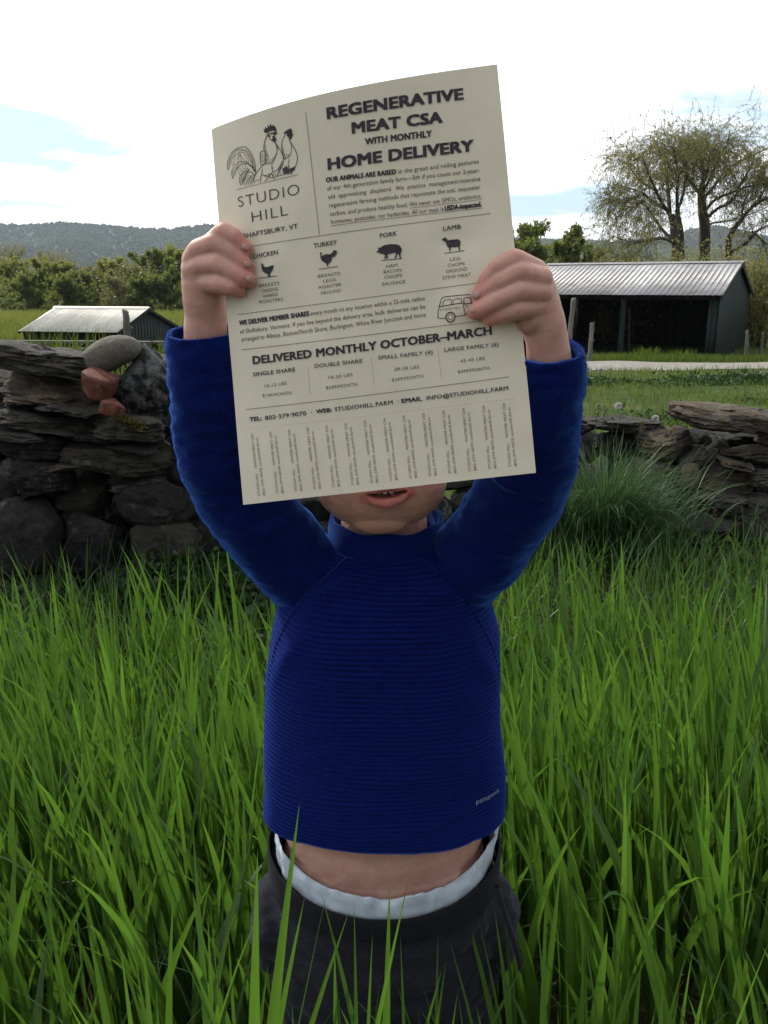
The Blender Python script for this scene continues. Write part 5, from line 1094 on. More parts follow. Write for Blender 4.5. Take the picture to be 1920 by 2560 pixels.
ROOSTER_STROKES=[(0.35,[(34.5,238.1),(34.7,243.1),(34.1,248.0),(32.3,253.1),(30.2,256.3),(27.7,258.6),(24.5,259.1),(20.8,259.1),(17.3,257.9),(14.0,255.3),(11.9,251.4),(11.5,248.0),(11.9,246.2),(13.3,248.6),(14.9,251.7),(17.2,253.8),(20.3,255.4),(24.5,255.7),(27.5,253.9),(29.6,251.1),(31.2,247.6),(32.7,243.6),(34.3,239.8)]),(0.25,[(33.0,245.5),(32.0,250.5),(29.9,253.7),(27.4,256.3),(23.9,257.9),(20.2,258.2),(16.7,256.4),(14.2,253.6),(12.6,250.5)]),(0.25,[(33.4,242.1),(32.4,247.0),(30.5,251.5),(28.1,255.2),(24.6,256.9),(20.5,257.1),(17.0,255.3),(14.1,252.6),(12.2,248.6)]),(0.25,[(27.7,258.6),(30.8,254.1),(32.7,249.7),(34.0,244.3),(34.3,240.2)]),(0.25,[(15.7,251.1),(15.6,249.1),(16.2,248.3),(17.2,250.1),(19.2,254.7)]),(0.25,[(20.6,248.5),(20.5,251.3),(22.1,255.0)]),(0.25,[(23.1,254.7),(21.6,252.4),(22.6,249.7),(23.8,249.8),(23.3,252.6),(23.3,254.7)]),(0.25,[(23.3,254.3),(25.1,250.8),(29.2,247.1),(28.7,249.9),(25.9,253.7)]),(0.35,[(34.4,237.8),(33.3,241.4),(31.6,244.2),(29.1,246.8),(25.3,248.7),(21.7,249.3),(18.7,248.3),(15.9,246.2),(14.8,243.4),(14.7,241.0),(15.3,239.1),(16.5,242.0),(18.7,244.9),(21.4,246.6),(25.1,247.1),(29.0,245.8),(31.9,242.8),(33.8,239.3)]),(0.25,[(32.5,241.9),(30.1,245.2),(26.0,247.5),(21.9,247.9),(18.9,246.5),(16.6,244.4),(15.2,241.9)]),(0.25,[(16.8,240.9),(17.4,241.1),(18.5,243.5),(20.5,246.2)]),(0.25,[(20.5,246.2),(20.5,242.7),(21.6,239.4)]),(0.25,[(21.7,246.2),(22.6,242.9),(24.6,242.4)]),(0.25,[(24.2,246.3),(24.7,243.8),(27.9,243.0)]),(0.25,[(25.9,246.9),(27.2,244.2),(29.4,242.3)]),(0.4,[(29.4,242.0),(25.3,241.9),(22.2,239.9),(20.7,237.2),(21.0,234.4),(21.8,232.8),(22.9,235.3),(24.5,238.0),(27.6,240.4),(29.7,241.6)]),(0.35,[(28.5,241.2),(24.3,240.4),(22.4,237.8),(21.7,234.9)]),(0.3,[(26.7,240.2),(24.4,237.4),(23.5,233.1)]),(0.5,[(27.6,240.4),(25.7,237.8),(23.3,234.5)]),(0.3,[(29.0,238.7),(26.4,236.9),(24.8,233.9),(24.5,231.5)]),(0.4,[(30.5,237.7),(27.9,235.9),(26.4,233.5),(25.8,231.9)]),(0.35,[(32.1,238.0),(29.0,235.3),(27.4,231.9)]),(0.4,[(33.2,237.4),(30.5,234.6),(29.0,231.6)]),(0.35,[(32.6,235.5),(31.2,233.8),(30.5,231.6)]),(0.3,[(30.8,240.6),(32.2,238.6),(34.0,237.5)]),(0.3,[(28.0,240.6),(30.7,239.7),(32.9,237.8)]),(0.45,[(32.4,231.8),(32.5,234.8),(34.4,237.8),(37.1,240.2),(40.1,242.2),(42.1,243.1),(45.1,242.7),(49.0,242.6)]),(0.5,[(42.1,243.4),(39.4,243.1),(39.1,247.5),(39.5,251.0),(40.8,252.1),(42.4,252.0)]),(0.3,[(40.7,251.1),(42.0,248.8),(43.1,247.9)]),(0.3,[(39.8,250.0),(41.4,247.3),(42.9,246.3)]),(0.3,[(39.6,248.3),(41.2,245.6),(42.3,244.7)]),(0.25,[(39.8,246.3),(41.0,244.0)]),(0.6,[(47.5,262.7),(45.8,261.1),(44.3,258.5),(43.2,255.8),(42.7,253.3),(43.3,249.8),(42.5,243.3)]),(0.4,[(44.0,255.6),(44.1,252.3),(45.1,248.7),(45.6,246.6)]),(0.35,[(44.0,249.6),(44.4,246.2),(43.7,243.4)]),(0.3,[(44.8,243.5),(45.5,246.0)]),(0.3,[(46.3,243.1),(47.0,245.6)]),(0.35,[(47.9,243.1),(49.0,245.9)]),(0.35,[(49.0,243.2),(50.5,246.2)]),(0.3,[(44.3,251.6),(44.6,249.5)]),(0.3,[(43.5,247.1),(43.6,244.4)]),(0.5,[(47.3,262.7),(47.3,260.8),(48.9,258.1),(51.7,255.8),(52.8,252.9),(52.8,249.6),(51.3,246.7),(49.0,243.2)]),(0.35,[(53.5,252.1),(52.2,247.8),(50.4,244.9)]),(0.5,[(51.7,255.9),(53.3,253.4),(54.8,250.2),(56.3,247.5),(57.1,244.1),(56.4,240.3),(54.4,237.4),(52.2,234.9),(50.5,233.0)]),(0.4,[(55.5,240.5),(52.9,237.7),(49.8,236.4),(47.5,236.3)]),(0.5,[(56.1,242.0),(53.8,238.9),(51.3,236.8)]),(0.4,[(54.9,238.6),(51.9,235.6)]),(0.4,[(48.1,242.1),(47.4,238.9),(47.8,236.2),(45.8,235.6)]),(0.3,[(48.7,240.0),(47.6,237.6)]),(0.5,[(40.0,240.2),(39.0,236.8),(38.0,234.3),(37.4,231.6)]),(0.4,[(39.6,236.6),(40.8,235.4),(43.5,235.1),(45.1,236.1)]),(0.5,[(40.5,235.8),(43.0,233.9),(44.9,234.5)]),(0.35,[(34.6,232.7),(35.2,234.2)]),(0.35,[(36.2,232.4),(36.5,234.0)]),(0.3,[(33.4,232.3),(34.0,233.8)]),(0.4,[(40.7,231.5),(43.2,232.5),(44.8,233.5),(45.8,235.0),(47.3,235.3)]),(0.4,[(45.0,235.1),(45.2,233.1),(47.7,232.2)]),(0.4,[(47.0,235.4),(47.8,232.5)]),(0.4,[(48.9,235.3),(47.8,232.5),(49.2,231.9)]),(0.4,[(49.9,234.1),(49.2,231.9)]),(0.45,[(50.5,232.6),(53.1,232.7),(55.4,232.9),(56.2,233.7)]),(0.3,[(52.5,234.2),(54.8,234.7)]),(0.5,[(60.3,258.7),(58.2,256.6),(57.1,253.9),(56.6,250.1),(57.0,246.7),(57.5,242.7)]),(0.35,[(57.3,251.2),(57.5,247.9),(58.3,245.4)]),(0.4,[(57.5,243.0),(60.3,243.4),(62.4,244.9),(63.8,247.8),(63.9,251.7),(62.8,254.6)]),(0.3,[(57.2,245.7),(58.1,243.5)]),(0.3,[(58.5,246.4),(58.9,243.7)]),(0.3,[(60.3,246.0),(59.6,243.5)]),(0.3,[(61.7,245.7),(61.1,243.9)]),(0.5,[(62.8,254.6),(64.6,251.6),(66.7,246.9),(67.7,242.8),(67.0,239.0),(65.0,235.9),(62.5,233.4),(61.9,231.6)]),(0.6,[(65.8,236.3),(63.5,235.8),(60.9,235.4)]),(0.7,[(65.3,235.5),(62.7,234.7),(60.8,234.4)]),(0.4,[(61.3,242.2),(60.2,238.8),(61.0,236.7)]),(0.5,[(55.9,237.4),(57.1,234.9),(56.4,232.4)]),(0.5,[(57.1,237.8),(58.6,234.9),(57.9,232.1)]),(0.6,[(58.6,238.2),(59.7,234.7),(59.4,232.1)]),(0.5,[(60.0,237.5),(60.7,234.1),(61.2,232.0)]),(0.5,[(55.4,236.2),(59.1,236.1)]),(0.5,[(55.9,234.5),(59.9,233.6)]),(0.5,[(61.9,234.5),(62.0,232.2)]),(0.6,[(48.5,262.8),(47.7,261.0),(49.1,260.3)]),(0.5,[(52.1,259.6),(53.0,257.4),(52.0,255.7)])]
ROOSTER_FILLS=[[(44.2,266.1),(45.4,266.3),(45.4,267.8),(46.6,266.5),(47.4,266.5),(47.6,268.5),(49.0,266.7),(49.4,268.9),(51.1,266.7),(51.9,267.6),(53.6,265.5),(54.1,263.4),(53.4,262.2),(51.5,263.7),(49.2,263.9),(46.8,263.3),(44.9,263.8),(44.1,265.0)],[(48.2,261.9),(49.8,262.5),(52.4,262.5),(53.9,262.3),(54.7,261.1),(53.0,260.7),(52.1,259.9),(51.1,261.1),(50.5,261.8),(49.3,261.6)],[(50.3,260.4),(51.8,260.0),(52.7,257.8),(51.9,256.1),(50.7,257.0),(49.3,258.3),(50.5,258.7)],[(58.9,259.7),(61.0,261.4),(63.6,261.8),(64.8,262.2),(65.7,260.5),(65.8,258.7),(66.2,257.4),(65.2,256.6),(64.6,254.8),(62.8,254.9),(62.8,256.2),(61.3,257.8),(61.8,259.0),(60.0,259.4)],[(55.4,236.5),(58.6,237.8),(59.9,236.3),(60.8,234.8),(59.8,232.0),(58.1,233.4),(56.9,232.9),(55.9,234.1)],[(60.9,235.1),(65.4,236.1),(64.4,234.0),(61.7,232.9)]]
ICONS={'chicken': [(31.5,174.9),(32.6,174.9),(33.6,173.7),(34.0,172.3),(36.1,171.5),(38.9,171.9),(41.6,172.2),(41.2,170.1),(39.8,168.1),(38.3,166.8),(37.5,166.5),(37.9,164.9),(36.5,165.0),(36.4,166.6),(34.5,167.4),(32.5,169.3),(31.9,171.6),(32.1,173.3)],'turkey': [(77.2,174.8),(77.8,175.4),(78.5,174.8),(78.4,173.9),(78.1,172.5),(78.7,172.7),(81.7,173.4),(84.5,172.7),(86.3,173.6),(86.9,174.9),(88.8,174.9),(89.7,174.1),(89.3,172.1),(87.3,170.5),(85.6,170.3),(85.0,168.0),(83.0,166.6),(82.3,166.6),(82.2,164.9),(81.3,164.8),(81.3,166.5),(80.0,167.7),(78.1,169.1),(77.1,171.2),(77.3,173.6)],'pig': [(117.9,168.6),(118.3,169.3),(119.6,169.9),(119.3,171.8),(120.7,171.2),(121.7,171.8),(124.3,172.6),(128.3,172.6),(132.6,171.8),(135.0,170.5),(136.1,168.4),(136.1,166.5),(134.9,165.0),(135.2,162.4),(134.2,162.3),(133.7,164.6),(132.8,165.2),(131.5,162.5),(130.3,162.5),(131.8,165.3),(131.1,166.4),(128.1,166.1),(125.6,166.1),(125.9,163.3),(124.7,163.2),(124.5,165.1),(123.9,163.3),(122.9,163.3),(123.9,165.6),(122.7,166.9),(120.8,167.3),(119.4,168.2)],'lamb': [(165.3,169.5),(165.9,170.5),(167.1,170.9),(168.1,171.1),(168.8,170.0),(169.4,169.0),(172.8,168.8),(176.7,168.6),(178.3,167.2),(178.3,165.1),(177.5,163.4),(177.4,160.9),(176.6,160.8),(176.5,163.2),(174.2,163.6),(171.1,163.7),(170.7,161.3),(169.9,161.3),(169.9,163.3),(168.5,165.2),(167.9,167.6),(166.9,168.7)]}
VAN_STROKES=[(0.45,[(156.7,117.6),(160.3,116.6),(162.5,116.7)]),(0.5,[(156.7,117.6),(157.3,118.1),(157.7,121.6),(159.0,125.1),(160.5,129.1),(161.6,130.6),(163.6,131.1),(171.3,130.7),(180.9,130.0),(182.7,128.8),(184.8,125.0),(185.7,122.5),(187.9,120.3),(189.4,118.2),(189.3,114.8)]),(0.6,[(159.0,124.9),(167.4,125.1),(175.6,125.0),(176.2,124.2),(182.2,124.0),(185.7,122.5)]),(0.45,[(161.4,125.7),(162.1,128.0),(163.4,128.9),(167.5,128.7),(167.8,127.6),(167.5,125.3)]),(0.45,[(168.8,125.3),(169.0,128.1),(171.1,128.5),(174.9,128.2),(174.9,125.1)]),(0.6,[(176.5,124.6),(176.6,128.1),(181.2,128.1),(181.8,124.3)]),(0.6,[(181.2,128.1),(182.9,126.0),(183.4,123.6)]),(0.5,[(175.7,124.0),(176.3,120.2),(176.2,116.5),(179.6,116.4)]),(0.4,[(176.5,124.6),(179.8,120.6),(178.4,118.5),(176.2,116.5)]),(0.45,[(169.5,116.5),(176.2,116.5),(183.0,116.2)]),(0.8,[(162.6,116.9),(163.7,119.1),(164.9,119.9),(166.9,120.0),(168.7,118.8),(169.5,116.8),(168.8,114.8),(167.2,113.4),(165.7,113.0),(164.1,114.0),(162.9,116.1),(162.6,116.9)]),(0.35,[(164.1,116.9),(164.8,118.4),(166.5,118.6),(167.9,117.5),(167.9,115.8),(166.6,114.6),(165.0,115.1),(164.1,116.9)]),(0.8,[(182.7,115.7),(183.6,118.2),(185.6,118.8),(187.5,117.8),(188.0,115.9),(187.3,113.7),(185.0,112.1),(183.2,113.3),(182.7,115.7)])]# ---------------------------------------------------------------- flyer
m_paper, t, b, o = new_mat('cream_paper')
v = coord(t, 'Object'); pc = ramp(t, noise_n(t, v, 55, 6), [(.35, (.72, .68, .55)), (.65, (.76, .72, .59))])
t.links.new(pc, b.inputs['Base Color']); b.inputs['Roughness'].default_value = .75; b.inputs['Specular IOR Level'].default_value = .25
bump(t, noise_n(t, v, 500, 4), .15, .0004, b)
tr = N(t, 'ShaderNodeBsdfTranslucent'); tr.inputs[0].default_value = (.60, .50, .33, 1); ms = N(t, 'ShaderNodeMixShader'); ms.inputs[0].default_value = .13
t.links.new(b.outputs[0], ms.inputs[1]); t.links.new(tr.outputs[0], ms.inputs[2]); t.links.new(ms.outputs[0], o.inputs[0])
na, nb = 61, 81
A_, B2 = np.meshgrid(np.linspace(0, 1, na), np.linspace(0, 1, nb)); Vp = S(A_, B2).reshape(-1, 3)
i = np.arange(nb - 1)[:, None] * na; j = np.arange(na - 1)[None]; F = np.stack([i + j, i + j + 1, i + na + j + 1, i + na + j], -1).reshape(-1, 4)
Vb_ = S(A_, B2, -.00022).reshape(-1, 3); n0 = len(Vp)
edge = np.concatenate([np.arange(na - 1), np.arange(nb - 1) * na + na - 1, np.arange(na * nb - 1, na * nb - na, -1), np.arange(nb - 1, 0, -1) * na])
Ve = np.concatenate([Vp[edge], Vb_[edge]]); ne = len(edge); k_ = np.arange(ne); Fe = np.stack([k_, k_ + ne, (k_ + 1) % ne + ne, (k_ + 1) % ne], -1) + 2 * n0
flyer = empty('flyer', tuple(S(.5, .5)), 'cream paper farm flyer with dark print held up over the face by both hands', 'flyer')
fo = Vector(S(.5, .5))
def floc(me): me.transform(Matrix.Translation(-fo)); return me
link('sheet', floc(np_mesh('sheet', np.concatenate([Vp, Vb_, Ve]), np.concatenate([F, F[:, ::-1] + n0, Fe]), True)), flyer, m_paper)
m_ink = pmat('ink', [(.3, (.028, .024, .035)), (.7, (.060, .052, .065))], 300, .8, 0)
m_ink2 = pmat('ink_grey', [(.3, (.09, .085, .085)), (.7, (.14, .13, .125))], 300, .8, 0)
m_ink3 = pmat('ink_faint', [(.3, (.40, .375, .32)), (.7, (.46, .43, .36))], 100, .8, 0)
def to_sheet(uv, off=.0004):
    uv = np.asarray(uv, float); return S(uv[:, 0] / PW, uv[:, 1] / PH, off)
acc = {}
def put(group, uv, F, mat, off=.0004):
    if not isinstance(group, tuple): group = (group, -1)
    acc.setdefault((group, mat.name), [mat, [], [], 0]); a = acc[(group, mat.name)]
    a[1].append(to_sheet(uv, off)); a[2] += [tuple(int(i_) + a[3] for i_ in f_) for f_ in F]; a[3] += len(uv)
cache = {}
def glyphs(text, bold):
    k = (text, bold)
    if k in cache: return cache[k]
    cu = bpy.data.curves.new('t', 'FONT'); cu.body = text; cu.size = 1; cu.resolution_u = 2 if len(text) > 16 else 3; cu.offset = {3: 0, 2: 0, 1: 0, 0: .0, -1: -.014}[bold]
    cu.space_character = 1.12 if bold == -1 else 1.04; cu.fill_mode = 'FRONT'
    ob = bpy.data.objects.new('t', cu); C.objects.link(ob)
    me = bpy.data.meshes.new_from_object(ob.evaluated_get(bpy.context.evaluated_depsgraph_get()))
    v_ = np.array([q.co[:2] for q in me.vertices]); f_ = [tuple(p_.vertices) for p_ in me.polygons]
    bpy.data.objects.remove(ob); bpy.data.curves.remove(cu); bpy.data.meshes.remove(me)
    cache[k] = (v_, f_); return cache[k]
def text(group, s, x0, y0, x1, y1, cap, bold, mat):
    v_, f_ = glyphs(s, bold)
    caps = .73; mn, mxx = v_[:, 0].min(), v_[:, 0].max()
    L = math.hypot(x1 - x0, y1 - y0); dx, dy = (x1 - x0) / L, (y1 - y0) / L
    u = (v_[:, 0] - mn) / (mxx - mn) * L; h = v_[:, 1] / caps * cap
    # heavy faces: the same letters struck again a hair to each side (each on its own level)
    wt = {3: .085, 2: .065, 1: .02, 0: 0, -1: 0}[bold] * cap
    uv = np.stack([x0 + u * dx - h * dy, y0 + u * dy + h * dx], -1)
    for k_, (ox, oy) in enumerate(((0, 0), (-wt, -wt * .5), (wt, wt * .5), (-wt, wt * .5), (wt, -wt * .5)) if wt > .05 else ((0, 0),)):
        put((group, text.n), uv + [ox, oy], f_, mat, .0004 + .00003 * k_)
    text.n += 1
text.n = 0
def stroke(group, pts, w_, mat, smooth=True, closed=False):
    p_ = np.array(pts, float); 
    if smooth and len(p_) > 2: p_ = catmull(p_, (len(p_) - 1) * 4 + 1)
    elif len(p_) == 2: p_ = np.linspace(p_[0], p_[1], 24)
    t_ = np.gradient(p_, axis=0); t_ /= np.linalg.norm(t_, axis=1, keepdims=True) + 1e-9; n_ = np.stack([-t_[:, 1], t_[:, 0]], -1)
    m_ = len(p_); wv = np.full(m_, w_ / 2)
    V = np.concatenate([p_ + n_ * wv[:, None], p_ - n_ * wv[:, None]]); F = [(m_ + i_, m_ + i_ + 1, i_ + 1, i_) for i_ in range(m_ - 1)]
    put(group, V, F, mat)
def fill(group, pts, mat):
    from mathutils.geometry import tessellate_polygon
    p_ = [Vector((a_, b_, 0)) for a_, b_ in pts]; tr_ = tessellate_polygon([p_]); V = np.array(pts, float)
    F = []
    for q in tr_:
        a_, b_, c_ = (V[i_] for i_ in q); cr = (b_[0] - a_[0]) * (c_[1] - a_[1]) - (b_[1] - a_[1]) * (c_[0] - a_[0]); F.append(tuple(q) if cr > 0 else tuple(q)[::-1])
    put(group, V, F, mat)
for (s_t, x0, y0, x1, y1, cap, bold) in TEXTS:
    cap_ = cap * (1.0 if bold != 0 else .95)
    g_n = 'headline_print' if bold == 3 or s_t == 'WITH MONTHLY' or s_t.startswith('DELIVERED') else 'farm_name_print' if bold == -1 or 'SHAFT' in s_t and bold == 1 else 'contact_print' if 59 < y0 < 63 else 'price_print' if 70 < y0 < 100 else 'paragraph_print' if bold in (0, 2) else 'cuts_list_print'
    text(g_n, s_t, x0, y0, x1, y1, cap_, bold, m_ink if bold >= 2 or bold == -1 or cap > 2.9 else m_ink2)
# underlines of the last sentences
for ln_ in (((144.6, 194.3), (196, 192.3)), ((87.4, 191.8), (195.4, 186.6))): stroke('paragraph_print', ln_, .28, m_ink2)
for k_, ln_ in enumerate([[(77.2, 270.3), (78.1, 187.2)], [(5.8, 189.1), (201.3, 182.1)], [(9.0, 141.2), (205, 136.5)], [(9.5, 115.1), (204.8, 110.5)], [(8.8, 70.7), (203.5, 69.5)], [(59.8, 96.0), (58.9, 76.6)], [(106.9, 97.0), (107.1, 76.4)], [(155.1, 95.3), (156.1, 74.9)]]):
    stroke(('rule_line', k_), ln_, .34 if k_ < 5 else .25, m_ink2 if k_ < 5 else m_ink3)
for q in range(66): x_ = 6 + q * 3.05; stroke('tear_line', [(x_, 56.4 - q * .035), (x_ + 1.6, 56.4 - q * .035 - .02)], .22, m_ink3)
for ln_ in ([(28.6, 164.8), (43.2, 164.2)], [(74.9, 163.8), (89.3, 163.5)], [(121.0, 162.6), (135.9, 161.7)], [(166.1, 160.5), (180.5, 160.2)]): stroke(('ground_line', ln_[0][0]), ln_, .45, m_ink)
stroke('rooster_drawing', [(17.6, 230.5), (66.7, 230.5)], .3, m_ink2)
for k_, p_ in ICONS.items(): fill(('animal_icon', k_), p_, m_ink)
cx_, cy_ = ICONS['chicken'][13]
for a_ in ((-.6, 0), (.9, 0)): stroke(('animal_icon', 'chicken'), [(37.0 + a_[0], 168.6), (37.2 + a_[0], 164.6)], .4, m_ink, False)
for w_, p_ in ROOSTER_STROKES: stroke('rooster_drawing', p_, w_ * .95, m_ink)
for p_ in ROOSTER_FILLS: fill('rooster_drawing', p_, m_ink)
for w_, p_ in VAN_STROKES: stroke('van_drawing', p_, w_, m_ink, smooth=False)
# tear-off strips, printed upwards
for q in range(14):
    f_ = q / 13; xb = 13.5 + (199.0 - 13.5) * f_; xt = 12.4 + (198.6 - 12.4) * f_
    kk = text.n; text('tear_strip_print', 'STUDIO HILL  \u00b7  WINTER MEAT CSA', xb + .2, 5.6 + f_ * .9, xt + .2, 52.4 - f_ * .4, 1.9, 0, m_ink2)
    text('tear_strip_print', '802-379-9070 studiohill.farm', xb + 4.2, 5.5 + f_ * .9, xt + 3.7, 48.8 - f_ * .4, 1.9, 1, m_ink2)
for ((g_n, _n), _), (mt, uv, F, n_) in acc.items():
    V = np.concatenate(uv)
    me = bpy.data.meshes.new(g_n); me.from_pydata(V.tolist(), [], F); me.update(); link(g_n, floc(me), flyer, mt)

# small woven-look name on the pullover hem, lower right of the picture
m_logo = pmat('pale_print', [(.3, (.22, .26, .40)), (.7, (.32, .36, .50))], 300, .9, 0)
v_, f_ = glyphs('patagonia', 2); mn, mxx = v_[:, 0].min(), v_[:, 0].max()
thg = np.linspace(-np.pi / 2, 0, 400); best = {}
def th_s(px, py):
    T_, S2 = np.meshgrid(np.linspace(-1.45, -.05, 160), np.linspace(.0, .35, 120)); x, y, z = torso_pt(T_, S2)
    dep = y * math.cos(PITCH) - (z - CAMZ) * math.sin(PITCH); up_ = y * math.sin(PITCH) + (z - CAMZ) * math.cos(PITCH)
    u_, w_ = 960 + FPX * x / dep, 1280 - FPX * up_ / dep; i_ = np.argmin((u_ - px) ** 2 + (w_ - py) ** 2); return T_.ravel()[i_], S2.ravel()[i_]
(t0, s0), (t1, s1) = th_s(1187, 2010), th_s(1243, 1978)
u = (v_[:, 0] - mn) / (mxx - mn); T_ = t0 + (t1 - t0) * u; S2 = s0 + (s1 - s0) * u + v_[:, 1] / .73 * .0062 / .31
x, y, z = torso_pt(T_, S2); r_ = np.sqrt(x ** 2 + (y - YC) ** 2); k_ = (r_ + .0016) / r_
me = bpy.data.meshes.new('logo_print'); me.from_pydata(np.stack([x * k_, (y - YC) * k_ + YC, z], -1).tolist(), [], f_); me.update(); link('logo_print', local(me), sweater, m_logo)
# ---------------------------------------------------------------- grass and ground cover
def blades(base, h, wd, lean_a, lean0, curve, face, rng, seg=7, fold=.25, taper=2.0, group_t=None):
    """vectorised grass blades. base (n,3); h, wd, lean azimuth, lean at foot, curvature, facing angle (n,)"""
    n_ = len(base); ts = np.linspace(0, 1, seg + 1)
    ld = np.stack([np.cos(lean_a), np.sin(lean_a), 0 * lean_a], -1)
    p = np.array(base, float); cen = [p.copy()]; 
    for q in range(seg):
        tm = (ts[q] + ts[q + 1]) / 2; ph = lean0 + curve * tm ** 1.8
        p = p + (h / seg)[:, None] * (ld * np.sin(ph)[:, None] + np.array([0, 0, 1.]) * np.cos(ph)[:, None]); cen.append(p.copy())
    cen = np.stack(cen, 1)                                         # n, seg+1, 3
    side = np.stack([np.cos(face), np.sin(face), 0 * face], -1); nrm = np.stack([-np.sin(face), np.cos(face), 0 * face], -1)
    tw = rng.uniform(-.9, .9, n_)[:, None] * ts[None]
    sd_ = side[:, None] * np.cos(tw)[..., None] + nrm[:, None] * np.sin(tw)[..., None]; nn = -side[:, None] * np.sin(tw)[..., None] + nrm[:, None] * np.cos(tw)[..., None]
    prof = (.55 + .45 * np.minimum(1, ts / .25)) * (1 - ts ** taper) ** .9; prof[-1] = 0
    hw = wd[:, None] / 2 * prof[None]
    Lf = cen - sd_ * hw[..., None] + nn * (hw * fold)[..., None]; Rt = cen + sd_ * hw[..., None] + nn * (hw * fold)[..., None]
    V = np.stack([Lf, cen, Rt], 2)                                  # n, seg+1, 3, 3
    V = V.reshape(n_, -1, 3); q = np.arange(seg)[:, None] * 3
    f_ = np.concatenate([np.stack([q[:, 0], q[:, 0] + 1, q[:, 0] + 4, q[:, 0] + 3], -1), np.stack([q[:, 0] + 1, q[:, 0] + 2, q[:, 0] + 5, q[:, 0] + 4], -1)])
    F = (f_[None] + (np.arange(n_) * (seg + 1) * 3)[:, None, None]).reshape(-1, 4)
    tint = np.repeat(rng.random(n_) ** 1.5 if group_t is None else group_t, (seg + 1) * 3); along = np.tile(np.repeat(ts, 3), n_)
    return V.reshape(-1, 3), F, tint, along
def stuff(name, parts_, mat, label, cat, kind='stuff'):
    Vs, Fs, T_, A_ = [], [], [], []; b0 = 0
    for V, F, t_, a_ in parts_: Vs.append(V); Fs.append(F + b0); T_.append(t_); A_.append(a_); b0 += len(V)
    me = np_mesh(name, np.concatenate(Vs), np.concatenate(Fs), True, {'tint': np.concatenate(T_), 'along': np.concatenate(A_)})
    return tag(link(name, me, mat=mat), label, cat, kind=kind)
m_grass = leaf_mat('grass_blade', (.014, .044, .014), (.055, .115, .024), (.135, .29, .028), .46, .42, .35)
m_grassb = leaf_mat('grass_blade_blue', (.035, .075, .035), (.07, .13, .055), (.08, .17, .045), .35, .45, .35)
m_short = leaf_mat('meadow_blade', (.030, .058, .013), (.090, .125, .024), (.15, .215, .032), .42, .5, .2)
m_weed = leaf_mat('weed_leaf', (.012, .030, .010), (.028, .060, .016), (.04, .09, .015), .25, .5, .25)
m_straw = leaf_mat('straw', (.16, .12, .07), (.38, .33, .23), (.20, .16, .09), .2, .7, .2)
rg = np.random.default_rng(77)
def scatter(n_, y0, y1, spread=.52, extra=.35, power=1.0):
    y = y0 + (y1 - y0) * rg.uniform(0, 1, n_) ** power; x = rg.uniform(-1, 1, n_) * (extra + spread * y); return x, y
def body_clear(x, y, k=1.0):
    return (x / (.135 * k)) ** 2 + ((y - .755) / (.125 * k)) ** 2 > 1
def in_wall(x, y):  return (x < .3) & (y > 2.62)
# tall broad cereal grass around the child
def tall(n_, y0, y1, hmin, hmax, w0, w1, power=1.0, tk=1.0):
    x, y = scatter(n_, y0, y1, .5, .3, power); k = body_clear(x, y)
    # keep the view onto the pullover free: only low blades between lens and child
    k &= ~((y < .70) & (np.abs(x) < .16 + .02 * rg.random(n_)))
    x, y = x[k], y[k]; m_ = len(x); z = terr(x, y)
    clump = np.array([mnoise.noise(Vector((a * 2.2, b_ * 2.2, 3))) for a, b_ in zip(x, y)])
    h = rg.uniform(hmin, hmax, m_) * (1 + .30 * clump); h = np.where((y < .75) & (np.abs(x) < .26), np.minimum(h, .40), h)
    la = rg.normal(2.6, 1.3, m_); fa = rg.normal(0, .75, m_)
    return blades(np.stack([x, y, z - .01], -1), h, rg.uniform(w0, w1, m_), la, rg.uniform(.0, .22, m_), rg.gamma(1.6, .22, m_), fa, rg, 8, group_t=rg.random(m_) ** 1.5 * np.clip(.25 + .6 * y, .3, 1))  # tint darkens towards the lens: shade put into the blade colour
def front_parts():
    out_ = []
    front = [(690, 2560, 752, 2005, .56, .011), (640, 2560, 645, 2120, .55, .013), (730, 2700, 832, 2180, .50, .009), (905, 2700, 800, 2230, .52, .010), (770, 2640, 880, 2270, .54, .008), (965, 2680, 975, 2190, .50, .010), (945, 2620, 1030, 2175, .49, .011),
             (1090, 2600, 1095, 2330, .56, .006), (1085, 2650, 1118, 2395, .52, .009), (1125, 2640, 1147, 2470, .50, .009), (920, 2650, 932, 2330, .55, .008), (700, 2600, 765, 2240, .60, .009), (840, 2600, 836, 2340, .53, .009), (890, 2600, 885, 2250, .57, .006), (1010, 2660, 1000, 2330, .50, .008), (1040, 2700, 1110, 2420, .47, .009)]
    for q, (xb, yb_, xt, yt, Yd, wd) in enumerate(front):
        tip = P(xt, yt, Yd + .012); ft = P(xb, yb_, Yd); d = tip - ft; d.normalize()
        ft = tip - d * ((tip.z + .01) / max(d.z, .5))
        ft.y = min(ft.y, .60); h = (tip - ft).length; la = math.atan2(d.y, d.x); ln0 = math.acos(max(-1, min(1, (tip - ft).normalized().z)))
        V, F, t_, a_ = blades(np.array([ft[:]]), np.array([h]), np.array([wd * 1.45]), np.array([la]), np.array([ln0 * .9]), np.array([ln0 * .25]), np.array([rg.normal(0, .4)]), rg, 10, group_t=np.array([rg.random() * .7]))
        out_.append((V, F, t_, a_))
    # dense lower growth between lens and trousers
    n_ = 120; x = rg.uniform(-.22, .22, n_); y = rg.uniform(.50, .62, n_)
    out_.append(blades(np.stack([x, y, 0 * x - .01], -1), np.where(np.abs(x) > .13, rg.uniform(.36, .47, n_), rg.uniform(.30, .41, n_)), rg.uniform(.008, .015, n_), rg.normal(2.4, 1.5, n_), rg.uniform(.0, .25, n_), rg.gamma(1.6, .2, n_), rg.normal(0, .7, n_), rg, 8))
    return out_
